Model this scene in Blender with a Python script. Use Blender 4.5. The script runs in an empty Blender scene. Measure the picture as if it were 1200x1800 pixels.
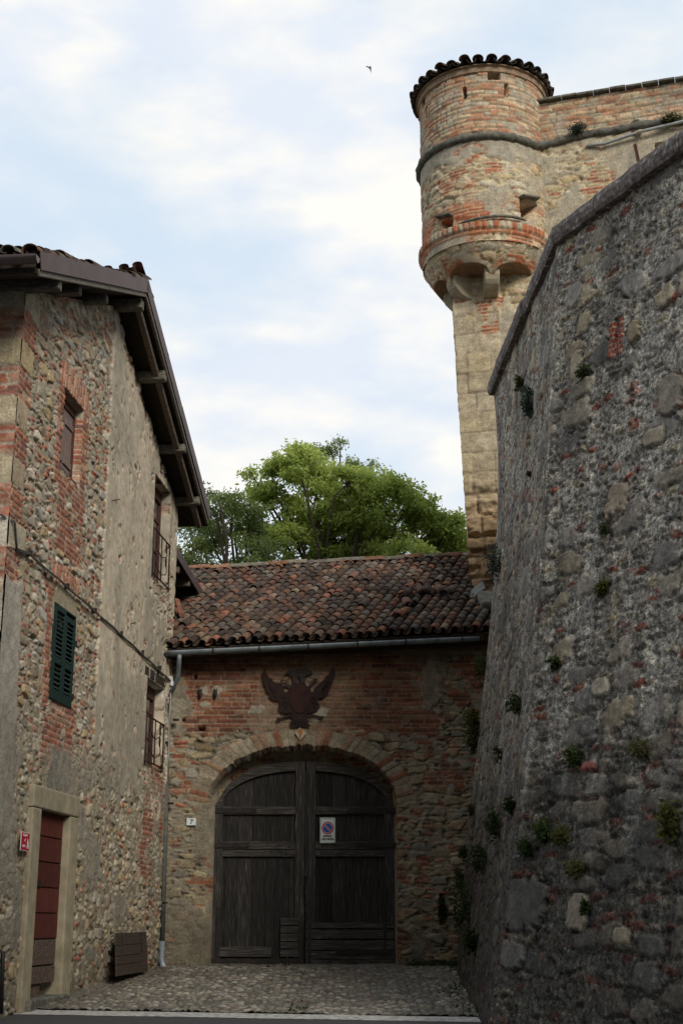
import bpy, math
import numpy as np
from mathutils import Vector, Matrix
D = bpy.data
scene = bpy.context.scene
COL = scene.collection
PI = math.pi

# ------------------------------------------------------------------ camera, world, sun, exposure
F = 2385.0; PITCH = math.radians(16.8); H = 1.7
cam_d = D.cameras.new('camera'); cam = D.objects.new('camera', cam_d); COL.objects.link(cam)
cam_d.sensor_fit = 'VERTICAL'; cam_d.sensor_height = 36.0; cam_d.lens = F / 1800 * 36
cam_d.clip_start = 0.1; cam_d.clip_end = 5000
cam.location = (0, 0, H); cam.rotation_euler = (PI / 2 + PITCH, 0, 0)
scene.camera = cam
scene.view_settings.view_transform = 'Standard'; scene.view_settings.look = 'None'
scene.view_settings.exposure = 0.06; scene.view_settings.gamma = 1.0
scene.view_settings.use_curve_mapping = False

SUN_EL, SUN_AZ = math.radians(31), math.radians(151)      # azimuth of the sun from +Y, clockwise
sun_d = D.lights.new('sun', 'SUN'); sun = D.objects.new('sun', sun_d); COL.objects.link(sun)
sun_d.energy = 2.6; sun_d.angle = math.radians(20); sun_d.color = (1.0, 0.92, 0.79)
sv = Vector((math.sin(SUN_AZ) * math.cos(SUN_EL), math.cos(SUN_AZ) * math.cos(SUN_EL), math.sin(SUN_EL)))
sun.rotation_euler = sv.to_track_quat('Z', 'Y').to_euler(); sun.location = (0, 0, 60)

def N(nt, typ, **kw):
    n = nt.nodes.new(typ)
    for k, v in kw.items():
        if k.startswith('in_'):
            key = k[3:]; key = int(key) if key.isdigit() else key.replace('_', ' ')
            n.inputs[key].default_value = v
        else: setattr(n, k, v)
    return n

world = D.worlds.new("World"); scene.world = world; world.use_nodes = True
nt = world.node_tree; nt.nodes.clear(); LK = nt.links.new
sky = N(nt, 'ShaderNodeTexSky', sky_type='NISHITA', sun_disc=False, sun_elevation=SUN_EL, sun_rotation=SUN_AZ)
tc = N(nt, 'ShaderNodeTexCoord')
mp = N(nt, 'ShaderNodeMapping'); mp.inputs['Scale'].default_value = (1.0, 1.0, 2.3)
mp.inputs['Rotation'].default_value = (0.0, math.radians(-14), 0.0)
mp.inputs['Location'].default_value = (0.35, 0.1, 0.42)
LK(tc.outputs['Generated'], mp.inputs['Vector'])
n1 = N(nt, 'ShaderNodeTexNoise', in_Scale=3.3, in_Detail=6.0, in_Roughness=0.5, in_Distortion=0.15); LK(mp.outputs[0], n1.inputs['Vector'])
n2 = N(nt, 'ShaderNodeTexNoise', in_Scale=9.0, in_Detail=5.0, in_Roughness=0.5); LK(mp.outputs[0], n2.inputs['Vector'])
ad = N(nt, 'ShaderNodeMath', operation='MULTIPLY_ADD'); LK(n2.outputs[0], ad.inputs[0]); ad.inputs[1].default_value = 0.22; LK(n1.outputs[0], ad.inputs[2])
rp = N(nt, 'ShaderNodeValToRGB'); LK(ad.outputs[0], rp.inputs[0])
rp.color_ramp.elements[0].position = 0.44; rp.color_ramp.elements[0].color = (0.05, 0.05, 0.05, 1)
rp.color_ramp.elements[1].position = 0.66; rp.color_ramp.elements[1].color = (1, 1, 1, 1)
skg = N(nt, 'ShaderNodeMix', data_type='RGBA', blend_type='MULTIPLY', in_0=1.0)
LK(sky.outputs[0], skg.inputs[6]); skg.inputs[7].default_value = (0.1, 0.1, 0.1, 1)
# thin high veil over the blue, then the white cloud banks
veil = N(nt, 'ShaderNodeMix', data_type='RGBA', in_0=0.88); LK(skg.outputs[2], veil.inputs[6]); veil.inputs[7].default_value = (0.70, 0.83, 0.96, 1)
cl = N(nt, 'ShaderNodeMix', data_type='RGBA'); LK(rp.outputs[0], cl.inputs[0]); LK(veil.outputs[2], cl.inputs[6])
rc = N(nt, 'ShaderNodeValToRGB'); LK(n2.outputs[0], rc.inputs[0])
rc.color_ramp.elements[0].position = 0.38; rc.color_ramp.elements[0].color = (0.77, 0.83, 0.92, 1)
rc.color_ramp.elements[1].position = 0.62; rc.color_ramp.elements[1].color = (1.0, 0.97, 0.91, 1)
LK(rc.outputs[0], cl.inputs[7])
# full sky ahead; dimming behind the viewer is added to deepen the lane's shade
dt = N(nt, 'ShaderNodeVectorMath', operation='DOT_PRODUCT'); LK(tc.outputs['Generated'], dt.inputs[0]); dt.inputs[1].default_value = (0.0, 0.72, 0.69)
dk = N(nt, 'ShaderNodeMapRange', in_1=-0.55, in_2=0.62, in_3=0.54, in_4=1.0, interpolation_type='SMOOTHSTEP'); LK(dt.outputs['Value'], dk.inputs[0])
bg = N(nt, 'ShaderNodeBackground'); LK(cl.outputs[2], bg.inputs[0]); LK(dk.outputs[0], bg.inputs[1])
wo = N(nt, 'ShaderNodeOutputWorld'); LK(bg.outputs[0], wo.inputs[0])

# ------------------------------------------------------------------ geometry of sight lines
def ray(px, py):
    a = (px - 600) / F; v = -(py - 900) / F
    return np.array([a, math.cos(PITCH) - math.sin(PITCH) * v, math.sin(PITCH) + math.cos(PITCH) * v])
CAMP = np.array([0, 0, H])
def at_y(px, py, Y):
    r = ray(px, py); return r * Y / r[1] + CAMP
def at_plane(px, py, p, n):
    r = ray(px, py); p = np.array(p) - CAMP; n = np.array(n); return r * (p @ n) / (r @ n) + CAMP
def gz(y):
    return 0.0433 * np.clip(y, -40, 24.5)

# ------------------------------------------------------------------ noise toolkit (numpy)
def hsh(ix, iy, seed):
    M = np.int64(0xffffffff)
    h = (ix.astype(np.int64) * 374761393 + iy.astype(np.int64) * 668265263 + np.int64(seed) * 2246822519) & M
    h = ((h ^ (h >> 13)) * 1274126177) & M
    h = ((h ^ (h >> 15)) * 2654435761) & M
    return ((h ^ (h >> 16)) & M).astype(np.float64) / 4294967296.0
def vn(x, y, seed=0):
    ix = np.floor(x); iy = np.floor(y); fx = x - ix; fy = y - iy
    fx = fx * fx * (3 - 2 * fx); fy = fy * fy * (3 - 2 * fy)
    a = hsh(ix, iy, seed); b = hsh(ix + 1, iy, seed); c = hsh(ix, iy + 1, seed); d = hsh(ix + 1, iy + 1, seed)
    return (a * (1 - fx) + b * fx) * (1 - fy) + (c * (1 - fx) + d * fx) * fy
def fb(x, y, seed=0, o=4, g=0.5):
    s = 0; a = 1; t = 0
    for i in range(o):
        s = s + a * vn(x * 2 ** i + 17.3 * i, y * 2 ** i + 5.1 * i, seed + i); t += a; a *= g
    return s / t
def vor(x, y, seed, jit=0.85, p=2.0):
    ix = np.floor(x); iy = np.floor(y)
    f1 = np.full(x.shape, 9.0); f2 = np.full(x.shape, 9.0); rid = np.zeros(x.shape); rid2 = np.zeros(x.shape)
    for dx in (-1, 0, 1):
        for dy in (-1, 0, 1):
            cx = ix + dx; cy = iy + dy
            px = cx + 0.5 + jit * (hsh(cx, cy, seed) - 0.5); py = cy + 0.5 + jit * (hsh(cx, cy, seed + 77) - 0.5)
            d = np.hypot(x - px, y - py) if p == 2.0 else (np.abs(x - px) ** p + np.abs(y - py) ** p) ** (1 / p)
            r = hsh(cx, cy, seed + 154); q = hsh(cx, cy, seed + 231)
            n = d < f1
            f2 = np.where(n, f1, np.minimum(f2, d)); f1 = np.where(n, d, f1); rid = np.where(n, r, rid); rid2 = np.where(n, q, rid2)
    return f1, f2, rid, rid2
def ss(a, b, x):
    t = np.clip((x - a) / (b - a), 0, 1); return t * t * (3 - 2 * t)
def mixc(c1, c2, m):
    return c1 * (1 - m[..., None]) + c2 * m[..., None]
def pal(P, r):
    P = np.array(P, float); f = r * len(P) * 0.9999; return P[f.astype(int)]
def bricks(u, z, L, ch, seed, wob=0.012):
    z = z + wob * (fb(u * 1.7, z * 1.7, seed + 5, 3) - 0.5) * 2; u = u + wob * (fb(u * 3 + 9, z * 3, seed + 6, 2) - 0.5)
    row = np.floor(z / ch); fz = z / ch - row
    off = hsh(row, row * 0, seed) * 0.35 + (row % 2) * 0.5
    t = u / L + off; col = np.floor(t); fu = t - col
    split = hsh(col, row, seed + 3) < 0.22                       # some bricks are halves
    half = np.where(fu > 0.5, 1, 0); fu2 = np.where(split, (fu * 2) % 1.0, fu); LL = np.where(split, L / 2, L)
    edge = np.minimum(np.minimum(fu2, 1 - fu2) * LL, np.minimum(fz, 1 - fz) * ch)
    key = col * 2 + np.where(split, half, 0)
    return edge, hsh(key, row, seed + 11), hsh(key, row, seed + 12)
BRICK = [(.27, .105, .07), (.31, .13, .085), (.24, .095, .07), (.29, .15, .10), (.34, .18, .125), (.22, .10, .08), (.30, .12, .075), (.30, .20, .15)]
STONE = [(.30, .265, .205), (.36, .32, .25), (.26, .245, .205), (.34, .27, .17), (.29, .28, .25), (.24, .20, .15), (.40, .37, .31)]
GREYS = [(.20, .19, .175), (.25, .235, .21), (.16, .155, .15), (.29, .25, .20), (.22, .20, .185), (.18, .17, .16)]
def brickwork(u, z, seed, L=0.27, ch=0.073, mort=(.33, .30, .25), tint=1.0, P=BRICK, gap=0.007):
    e, r1, r2 = bricks(u, z, L, ch, seed)
    m = ss(gap * .5, gap * 1.6, e + 0.006 * (fb(u * 40, z * 40, seed + 21, 2) - 0.5))
    h = m * (0.010 + 0.012 * r2) - 0.006 * fb(u * 30, z * 30, seed + 31, 2)
    h = h - 0.02 * (r2 > 0.93) * m
    c = pal(P, r1) * tint * (0.8 + 0.4 * r2)[..., None]
    return h, mixc(np.array(mort) * (0.8 + .4 * fb(u * 12, z * 12, seed + 41, 3))[..., None], c, m)
def rubble(u, z, seed, sx=0.34, sz=0.19, big=0.55, P=STONE, PB=BRICK, brick_amt=0.4, mort=(.33, .30, .25), bury=0.0, small=(.13, .062), dep=1.0, rag=.13):
    wu = u + 0.10 * (fb(u * 2.2, z * 2.2, seed + 1, 3) - .5) + 0.03 * (fb(u * 9, z * 9, seed + 2, 2) - .5)
    wz = z + 0.08 * (fb(u * 2.2 + 40, z * 2.2, seed + 3, 3) - .5) + 0.02 * (fb(u * 9 + 7, z * 9, seed + 4, 2) - .5)
    f1, f2, r, q = vor(wu / sx, wz / sz, seed, .80, 3.2)
    e = f2 - f1 + rag * 1.6 * (fb(u * 13, z * 13, seed + 19, 4) - .5)
    isbig = r < big
    mb = ss(0.05 + bury * .25, 0.20 + bury * .3, e) * isbig
    rr = np.clip(r / big, 0, 1)
    cb = pal(P, rr) * (0.78 + .45 * q)[..., None]
    hb = (0.012 + 0.020 * q + .012 * (fb(u * 8, z * 8, seed + 71, 3) - .5)) * (.85 * ss(0.0, 0.24, e) + .15 * ss(0, .7, e)) * dep
    g1, g2, s, t = vor(wu / small[0], wz / small[1], seed + 500, .75, 3.6)
    es = g2 - g1 + rag * 1.3 * (fb(u * 24, z * 24, seed + 29, 3) - .5)
    present = (t > bury * 0.9)
    ms = ss(0.10, 0.26, es) * present
    bk = s < brick_amt
    cs = np.where(bk[..., None], pal(PB, np.clip(s / max(brick_amt, .01), 0, 1)), pal(P, (s * 7.3) % 1.0)) * (0.75 + .5 * t)[..., None]
    hs = (0.006 + 0.02 * t) * ss(0.05, .6, es) * dep
    mn = fb(u * 14, z * 14, seed + 9, 4)
    cm = np.array(mort) * (0.72 + .56 * mn)[..., None]
    hm = 0.014 * (fb(u * 6, z * 6, seed + 8, 4) - .4) + bury * 0.016
    c = mixc(cm, cs, ms); h = hm * (1 - ms) + np.maximum(hs, hm) * ms
    pocket = ss(.60, .72, fb(u * 11 + 3, z * 15, seed + 14, 3)) * (1 - mb) * (1 - ms)
    h = h - 0.035 * pocket * dep
    h = h * (1 - mb) + (np.maximum(hb, hm * .6) + 0.006 * mn) * mb; crev = ss(.16, .04, np.abs(e - (.07 + bury * .25))) * isbig * (fb(u * 3, z * 3, seed + 33, 3) > .46); c = mixc(c, c * .45, crev * .8); h = h - .012 * crev * dep
    c = mixc(c, cb * (0.85 + .3 * mn)[..., None], mb)
    rubble.stone = mb; rubble.small = ms
    return h, c

# ------------------------------------------------------------------ object helpers
def tag(o, label=None, cat=None, group=None, kind=None):
    if label: o['label'] = label
    if cat: o['category'] = cat
    if group: o['group'] = group
    if kind: o['kind'] = kind
    return o
def thing(name, label, cat, loc=(0, 0, 0), rot=(0, 0, 0), group=None):
    o = D.objects.new(name, None); COL.objects.link(o); o.location = loc; o.rotation_euler = rot
    o.empty_display_size = 0.2
    return tag(o, label, cat, group)
def link_mesh(name, me, mat, parent=None):
    o = D.objects.new(name, me); COL.objects.link(o)
    if mat is not None: me.materials.append(mat)
    if parent is not None:
        o.parent = parent
        o.matrix_parent_inverse = (Matrix.Translation(parent.location) @ parent.rotation_euler.to_matrix().to_4x4()).inverted() if parent.parent is None and (parent.location.length > 0 or any(parent.rotation_euler)) and parent.type == 'EMPTY' else Matrix()
    return o
def grid_mesh(name, Pt, col, mat, parent=None, wrap=False, grain=None, void=None):
    nu, nv = Pt.shape[:2]
    me = D.meshes.new(name)
    idx = np.arange(nu * nv).reshape(nu, nv)
    if wrap: idx = np.vstack([idx, idx[:1]])
    q = np.stack([idx[:-1, :-1], idx[1:, :-1], idx[1:, 1:], idx[:-1, 1:]], -1).reshape(-1, 4)
    if void is not None: q = q[~void.reshape(-1)[q].all(1)]          # real openings
    me.vertices.add(nu * nv); me.vertices.foreach_set('co', Pt.reshape(-1).astype(np.float32))
    nf = len(q); me.loops.add(nf * 4); me.loops.foreach_set('vertex_index', q.reshape(-1).astype(np.int32))
    me.polygons.add(nf); me.polygons.foreach_set('loop_start', (np.arange(nf) * 4).astype(np.int32))
    me.polygons.foreach_set('loop_total', np.full(nf, 4, np.int32))
    me.polygons.foreach_set('use_smooth', np.ones(nf, bool))
    me.update(calc_edges=True)
    if col is not None:
        at = me.color_attributes.new('Col', 'FLOAT_COLOR', 'POINT')
        c4 = np.ones((nu * nv, 4), np.float32); c4[:, :3] = np.clip(col.reshape(-1, 3), 0.005, 0.95)
        if grain is not None: c4[:, 3] = grain.reshape(-1)
        at.data.foreach_set('color', c4.reshape(-1))
    me.validate()
    return link_mesh(name, me, mat, parent)

class Pieces:
    """every box, bar or tube added becomes a part of its own"""
    def __init__(s, name, mat, parent, bevel=0): s.a = (name, mat, parent, bevel)
    def box(s, *a, **k): MB().box(*a, **k).build(*s.a)
    def bar(s, *a, **k): MB().bar(*a, **k).build(*s.a)
    def tube(s, *a, **k): MB().tube(*a, **k).build(*s.a)
    def add(s, *a, **k): return MB().add(*a, **k).build(*s.a)
class MB:
    def __init__(s): s.v = []; s.f = []; s.c = []; s.col = (0.5, 0.5, 0.5); s.sm = []
    def add(s, vs, fs, smooth=False, col=None):
        o = len(s.v); s.v += [tuple(map(float, p)) for p in vs]; s.f += [tuple(i + o for i in f) for f in fs]
        s.c += [col or s.col] * len(vs); s.sm += [smooth] * len(fs); return s
    def box(s, c, size, ax=None, col=None):
        c = np.array(c, float); sx, sy, sz = [k / 2 for k in size]
        A = np.eye(3) if ax is None else np.array(ax, float)
        vs = [c + A[0] * x * sx + A[1] * y * sy + A[2] * z * sz for x in (-1, 1) for y in (-1, 1) for z in (-1, 1)]
        fs = [(0, 1, 3, 2), (4, 6, 7, 5), (0, 4, 5, 1), (2, 3, 7, 6), (0, 2, 6, 4), (1, 5, 7, 3)]
        if np.linalg.det(A) < 0: fs = [f[::-1] for f in fs]
        return s.add(vs, fs, False, col)
    def bar(s, a, b, w, t, up=(0, 0, 1), col=None):
        a = np.array(a, float); b = np.array(b, float); d = b - a; L = np.linalg.norm(d); d = d / L
        up = np.array(up, float); x = np.cross(d, up); x /= np.linalg.norm(x); z = np.cross(x, d)
        return s.box((a + b) / 2, (w, L, t), (x, d, z), col)
    def tube(s, pts, r, n=8, col=None, cap=True, closed=False):
        pts = [np.array(p, float) for p in pts]; rs = r if hasattr(r, '__len__') else [r] * len(pts)
        vs = []; fs = []; prev = None; m = len(pts)
        for i, p in enumerate(pts):
            if closed: d = pts[(i + 1) % m] - pts[i - 1]
            else: d = pts[min(i + 1, m - 1)] - pts[max(i - 1, 0)]
            d = d / (np.linalg.norm(d) + 1e-9)
            if prev is None: prev = np.cross(d, (0, 0, 1.0) if abs(d[2]) < .9 else (1.0, 0, 0))
            x = prev - d * (prev @ d); x /= np.linalg.norm(x) + 1e-9; prev = x; y = np.cross(d, x)
            for k in range(n):
                a = 2 * PI * k / n; vs.append(p + rs[i] * (math.cos(a) * x + math.sin(a) * y))
        rng_ = m if closed else m - 1
        for i in range(rng_):
            j = (i + 1) % m
            for k in range(n):
                fs.append((i * n + k, i * n + (k + 1) % n, j * n + (k + 1) % n, j * n + k))
        if cap and not closed: fs += [tuple(range(n - 1, -1, -1)), tuple(range((m - 1) * n, m * n))]
        return s.add(vs, fs, True, col)
    def prism(s, poly, org, ex, ey, depth, col=None):
        org = np.array(org, float); ex = np.array(ex, float); ey = np.array(ey, float); nz = np.cross(ex, ey); n = len(poly)
        vs = [org + ex * x + ey * y for x, y in poly] + [org + ex * x + ey * y + nz * depth for x, y in poly]
        A = sum(poly[i][0] * poly[(i + 1) % n][1] - poly[(i + 1) % n][0] * poly[i][1] for i in range(n))
        fs = [tuple(range(n - 1, -1, -1)), tuple(range(n, 2 * n))] + [(i, (i + 1) % n, (i + 1) % n + n, i + n) for i in range(n)]
        if A * depth < 0: fs = [f[::-1] for f in fs]
        return s.add(vs, fs, False, col)
    def build(s, name, mat, parent=None, bevel=0, smooth=None):
        me = D.meshes.new(name); me.from_pydata(s.v, [], s.f)
        me.polygons.foreach_set('use_smooth', s.sm if smooth is None else [smooth] * len(s.f))
        at = me.color_attributes.new('Col', 'FLOAT_COLOR', 'POINT')
        at.data.foreach_set('color', [k for c in s.c for k in (*c, 1.0)])
        me.update()
        o = link_mesh(name, me, mat, parent)
        if bevel:
            b = o.modifiers.new('bevel', 'BEVEL'); b.width = bevel; b.segments = 2; b.limit_method = 'ANGLE'; b.angle_limit = 0.7
        return o

# ------------------------------------------------------------------ materials
def new_mat(name):
    m = D.materials.new(name); m.use_nodes = True; t = m.node_tree; t.nodes.clear()
    b = t.nodes.new('ShaderNodeBsdfPrincipled'); o = t.nodes.new('ShaderNodeOutputMaterial'); t.links.new(b.outputs[0], o.inputs[0])
    return m, t, b
def mat_col(name, rough=0.92, scale=45, amt=0.35, bump=0.25, dist=0.01, spec=0.15, scale2=7.0, amt2=0.25):
    """base colour from the mesh, broken up by two octaves of grain; used for masonry, tiles, cobbles"""
    m, t, b = new_mat(name); K = t.links.new
    a = N(t, 'ShaderNodeAttribute', attribute_name='Col'); tcn = N(t, 'ShaderNodeTexCoord')
    n = N(t, 'ShaderNodeTexNoise', in_Scale=scale, in_Detail=5.0, in_Roughness=0.65); K(tcn.outputs['Object'], n.inputs['Vector'])
    n2 = N(t, 'ShaderNodeTexNoise', in_Scale=scale2, in_Detail=4.0, in_Roughness=0.6); K(tcn.outputs['Object'], n2.inputs['Vector'])
    r = N(t, 'ShaderNodeMapRange', in_1=0.3, in_2=0.7, in_3=1 - amt, in_4=1 + amt); K(n.outputs[0], r.inputs[0])
    r2 = N(t, 'ShaderNodeMapRange', in_1=0.3, in_2=0.7, in_3=1 - amt2, in_4=1 + amt2); K(n2.outputs[0], r2.inputs[0])
    mu = N(t, 'ShaderNodeMath', operation='MULTIPLY'); 
    gm = N(t, 'ShaderNodeMath', operation='SUBTRACT'); K(r.outputs[0], gm.inputs[0]); gm.inputs[1].default_value = 1
    gn = N(t, 'ShaderNodeMath', operation='MULTIPLY_ADD'); K(gm.outputs[0], gn.inputs[0]); K(a.outputs['Alpha'], gn.inputs[1]); gn.inputs[2].default_value = 1
    K(gn.outputs[0], mu.inputs[0]); K(r2.outputs[0], mu.inputs[1])
    mx = N(t, 'ShaderNodeVectorMath', operation='SCALE'); K(a.outputs['Color'], mx.inputs[0]); K(mu.outputs[0], mx.inputs['Scale'])
    K(mx.outputs[0], b.inputs['Base Color']); b.inputs['Roughness'].default_value = rough; b.inputs['Specular IOR Level'].default_value = spec
    bp = N(t, 'ShaderNodeBump', in_Strength=bump, in_Distance=dist); K(n.outputs[0], bp.inputs['Height']); K(bp.outputs[0], b.inputs['Normal'])
    bs = N(t, 'ShaderNodeMath', operation='MULTIPLY'); K(a.outputs['Alpha'], bs.inputs[0]); bs.inputs[1].default_value = bump; K(bs.outputs[0], bp.inputs['Strength'])
    return m
def mat_noise(name, c1, c2, scale=8, rough=0.7, usecol=False, metal=0.0, stretch=(1, 1, 1), bump=0.1, lo=0.35, hi=0.65, spec=0.3, dist=0.01, c3=None):
    m, t, b = new_mat(name); K = t.links.new
    tcn = N(t, 'ShaderNodeTexCoord'); mpn = N(t, 'ShaderNodeMapping'); mpn.inputs['Scale'].default_value = stretch
    K(tcn.outputs['Object'], mpn.inputs[0])
    n = N(t, 'ShaderNodeTexNoise', in_Scale=scale, in_Detail=6.0, in_Roughness=0.62); K(mpn.outputs[0], n.inputs['Vector'])
    r = N(t, 'ShaderNodeValToRGB'); K(n.outputs[0], r.inputs[0])
    r.color_ramp.elements[0].position = lo; r.color_ramp.elements[0].color = (*c1, 1)
    r.color_ramp.elements[1].position = hi; r.color_ramp.elements[1].color = (*c2, 1)
    if c3: el = r.color_ramp.elements.new(min(hi + .12, .99)); el.color = (*c3, 1)
    if usecol:
        a = N(t, 'ShaderNodeAttribute', attribute_name='Col'); mx = N(t, 'ShaderNodeMix', data_type='RGBA', blend_type='MULTIPLY', in_0=1.0); g2 = N(t, 'ShaderNodeVectorMath', operation='SCALE'); g2.inputs['Scale'].default_value = 2.0
        K(a.outputs['Color'], g2.inputs[0]); K(r.outputs[0], mx.inputs[6]); K(g2.outputs[0], mx.inputs[7]); K(mx.outputs[2], b.inputs['Base Color'])
    else: K(r.outputs[0], b.inputs['Base Color'])
    b.inputs['Roughness'].default_value = rough; b.inputs['Metallic'].default_value = metal
    b.inputs['Specular IOR Level'].default_value = spec
    bp = N(t, 'ShaderNodeBump', in_Strength=bump, in_Distance=dist); K(n.outputs[0], bp.inputs['Height']); K(bp.outputs[0], b.inputs['Normal'])
    return m
M = {}
M['masonry'] = mat_col('masonry', scale=38, amt=0.42, bump=0.5, dist=0.012)
M['rough_masonry'] = mat_col('rough_masonry', scale=30, amt=0.6, bump=0.9, dist=0.03, scale2=5)
def mat_lime(name):
    m = mat_col(name, scale=26, amt=0.55, bump=0.9, dist=0.03, scale2=6)
    t = m.node_tree; K = t.links.new; b = [n for n in t.nodes if n.type == 'BSDF_PRINCIPLED'][0]; src = b.inputs['Base Color'].links[0].from_socket
    tcn = N(t, 'ShaderNodeTexCoord'); mpn = N(t, 'ShaderNodeMapping'); mpn.inputs['Scale'].default_value = (1, 1, .72); K(tcn.outputs['Object'], mpn.inputs[0])
    n = N(t, 'ShaderNodeTexNoise', in_Scale=21.0, in_Detail=7.0, in_Roughness=0.8); K(mpn.outputs[0], n.inputs['Vector'])
    r = N(t, 'ShaderNodeValToRGB'); K(n.outputs[0], r.inputs[0]); r.color_ramp.elements[0].position = .36; r.color_ramp.elements[0].color = (.22, .22, .22, 1); r.color_ramp.elements[1].position = .63; r.color_ramp.elements[1].color = (1.9, 1.9, 1.88, 1)
    e = r.color_ramp.elements.new(.47); e.color = (.85, .85, .85, 1)
    mx = N(t, 'ShaderNodeMix', data_type='RGBA', blend_type='MULTIPLY', in_0=.85); aa = N(t, 'ShaderNodeAttribute', attribute_name='Col'); K(aa.outputs['Alpha'], mx.inputs[0]); K(src, mx.inputs[6]); K(r.outputs[0], mx.inputs[7]); K(mx.outputs[2], b.inputs['Base Color'])
    v = N(t, 'ShaderNodeTexVoronoi', in_Scale=42.0); K(tcn.outputs['Object'], v.inputs['Vector'])
    bp = [q for q in t.nodes if q.type == 'BUMP'][0]; ad = N(t, 'ShaderNodeMath', operation='MULTIPLY_ADD'); K(v.outputs['Distance'], ad.inputs[0]); ad.inputs[1].default_value = .5; K(n.outputs[0], ad.inputs[2]); K(ad.outputs[0], bp.inputs['Height'])
    return m
M['lime'] = mat_lime('open_lime_mortar')
M['tile'] = mat_col('clay_tile', scale=30, amt=0.5, bump=0.3, dist=0.01, rough=0.85, scale2=9, amt2=0.35)
M['cobble'] = mat_col('cobble', scale=60, amt=0.35, bump=0.3, rough=0.7, spec=0.3)
M['wood_v'] = mat_noise('weathered_wood_upright', (.008, .0075, .0075), (.032, .030, .029), 6, .8, usecol=True, stretch=(14, 14, .55), bump=.9, lo=.34, hi=.56, c3=(.11, .105, .098))
M['wood_h'] = mat_noise('weathered_wood_level', (.016, .015, .014), (.062, .058, .054), 6, .8, usecol=True, stretch=(.55, 14, 14), bump=.9, lo=.34, hi=.56, c3=(.18, .17, .155))
M['beam'] = mat_noise('grey_beam_wood', (.06, .055, .045), (.20, .185, .155), 7, .85, stretch=(1.2, 6, 6), bump=.5)
M['dark_wood'] = mat_noise('dark_board_wood', (.018, .014, .011), (.05, .04, .032), 7, .85, stretch=(6, 1, 6), bump=.4)
M['rafter'] = mat_noise('rafter_wood', (.07, .055, .042), (.17, .14, .11), 7, .85, stretch=(6, 1, 6), bump=.4)
M['flashing'] = mat_noise('brown_flashing', (.075, .052, .052), (.105, .078, .078), 3, .5, metal=.2, bump=.02, spec=.4)
M['zinc'] = mat_noise('zinc', (.13, .165, .19), (.26, .31, .34), 4, .55, metal=.35, stretch=(1, 1, 1), bump=.05, spec=.4)
M['old_pipe'] = mat_noise('old_pipe', (.07, .075, .07), (.14, .145, .13), 5, .7, bump=.1)
M['iron'] = mat_noise('black_iron', (.012, .011, .011), (.035, .028, .027), 18, .7, bump=.2)
M['rust'] = mat_noise('rusty_iron', (.03, .012, .010), (.075, .022, .016), 6, .8, bump=.3)
M['rail'] = mat_noise('rusted_rail', (.022, .012, .010), (.05, .022, .018), 20, .7, bump=.2)
M['green'] = mat_noise('green_paint', (.005, .020, .018), (.012, .038, .033), 14, .6, bump=.15, stretch=(1, 1, 3))
M['maroon'] = mat_noise('maroon_paint', (.045, .018, .014), (.10, .038, .03), 12, .65, bump=.2, stretch=(2, 2, .6))
M['greywood'] = mat_noise('grey_red_shutter', (.12, .075, .07), (.24, .19, .18), 8, .8, bump=.4, stretch=(7, 7, .7))
M['red_door'] = mat_noise('worn_red_paint', usecol=True, c1=(.050, .014, .011), c2=(.115, .026, .019), scale=6, rough=.75, bump=.4, stretch=(5, 5, 1.2), lo=.3, hi=.66, c3=(.11, .08, .065))
M['rotten'] = mat_noise('rotten_board', (.05, .035, .028), (.15, .11, .09), 7, .9, bump=.6, stretch=(3, 3, 6))
M['surround'] = mat_noise('sandstone', (.24, .21, .145), (.36, .32, .235), 5, .9, bump=.35, dist=.02)
M['coping'] = mat_noise('coping_stone', (.085, .072, .068), (.19, .17, .16), 14, .95, bump=.7, dist=.02, c3=(.50, .49, .46), lo=.38, hi=.58)
M['string'] = mat_noise('lichen_stone', (.07, .068, .058), (.18, .175, .15), 9, .95, bump=.6, dist=.02, c3=(.3, .29, .26))
M['corbel'] = mat_noise('corbel_stone', (.30, .26, .18), (.44, .40, .30), 6, .92, bump=.5, dist=.02)
M['white'] = mat_noise('white_enamel', (.62, .70, .72), (.70, .76, .77), 9, .35, bump=.0, spec=.5)
M['black'] = mat_noise('black_paint', (.012, .012, .014), (.02, .02, .022), 9, .5, bump=.0)
M['red'] = mat_noise('red_enamel', (.42, .012, .03), (.50, .02, .04), 9, .4, bump=.0, spec=.5)
M['blue'] = mat_noise('blue_enamel', (.01, .07, .34), (.015, .09, .40), 9, .4, bump=.0, spec=.5)
M['plastic'] = mat_noise('white_plastic', (.55, .56, .56), (.68, .69, .68), 30, .5, bump=.02)
M['cable'] = mat_noise('grey_cable', (.055, .05, .046), (.09, .085, .08), 20, .7, bump=.05)
M['conduit'] = mat_noise('grey_conduit', (.25, .27, .28), (.36, .38, .38), 9, .5, bump=.03)
M['asphalt'] = mat_noise('asphalt', (.045, .045, .048), (.075, .074, .076), 60, .9, bump=.5, dist=.01)
M['earth'] = mat_noise('earth', (.09, .085, .05), (.14, .12, .08), 3, .95, bump=.5)
M['line'] = mat_noise('road_paint', (.20, .20, .19), (.50, .49, .47), 14, .8, bump=.2, lo=.36, hi=.56)
M['plain_plaster'] = mat_noise('aged_plaster', (.30, .26, .19), (.40, .35, .27), 2.5, .92, bump=.3, dist=.02)
M['bark'] = mat_noise('bark', (.035, .028, .022), (.08, .065, .05), 12, .95, bump=.6, stretch=(4, 4, 1))
M['flower_stem'] = mat_noise('plant_stem', (.08, .07, .04), (.14, .12, .07), 12, .9)
m, t, b = new_mat('window_glass'); b.inputs['Base Color'].default_value = (.03, .035, .035, 1); b.inputs['Roughness'].default_value = .12
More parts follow.
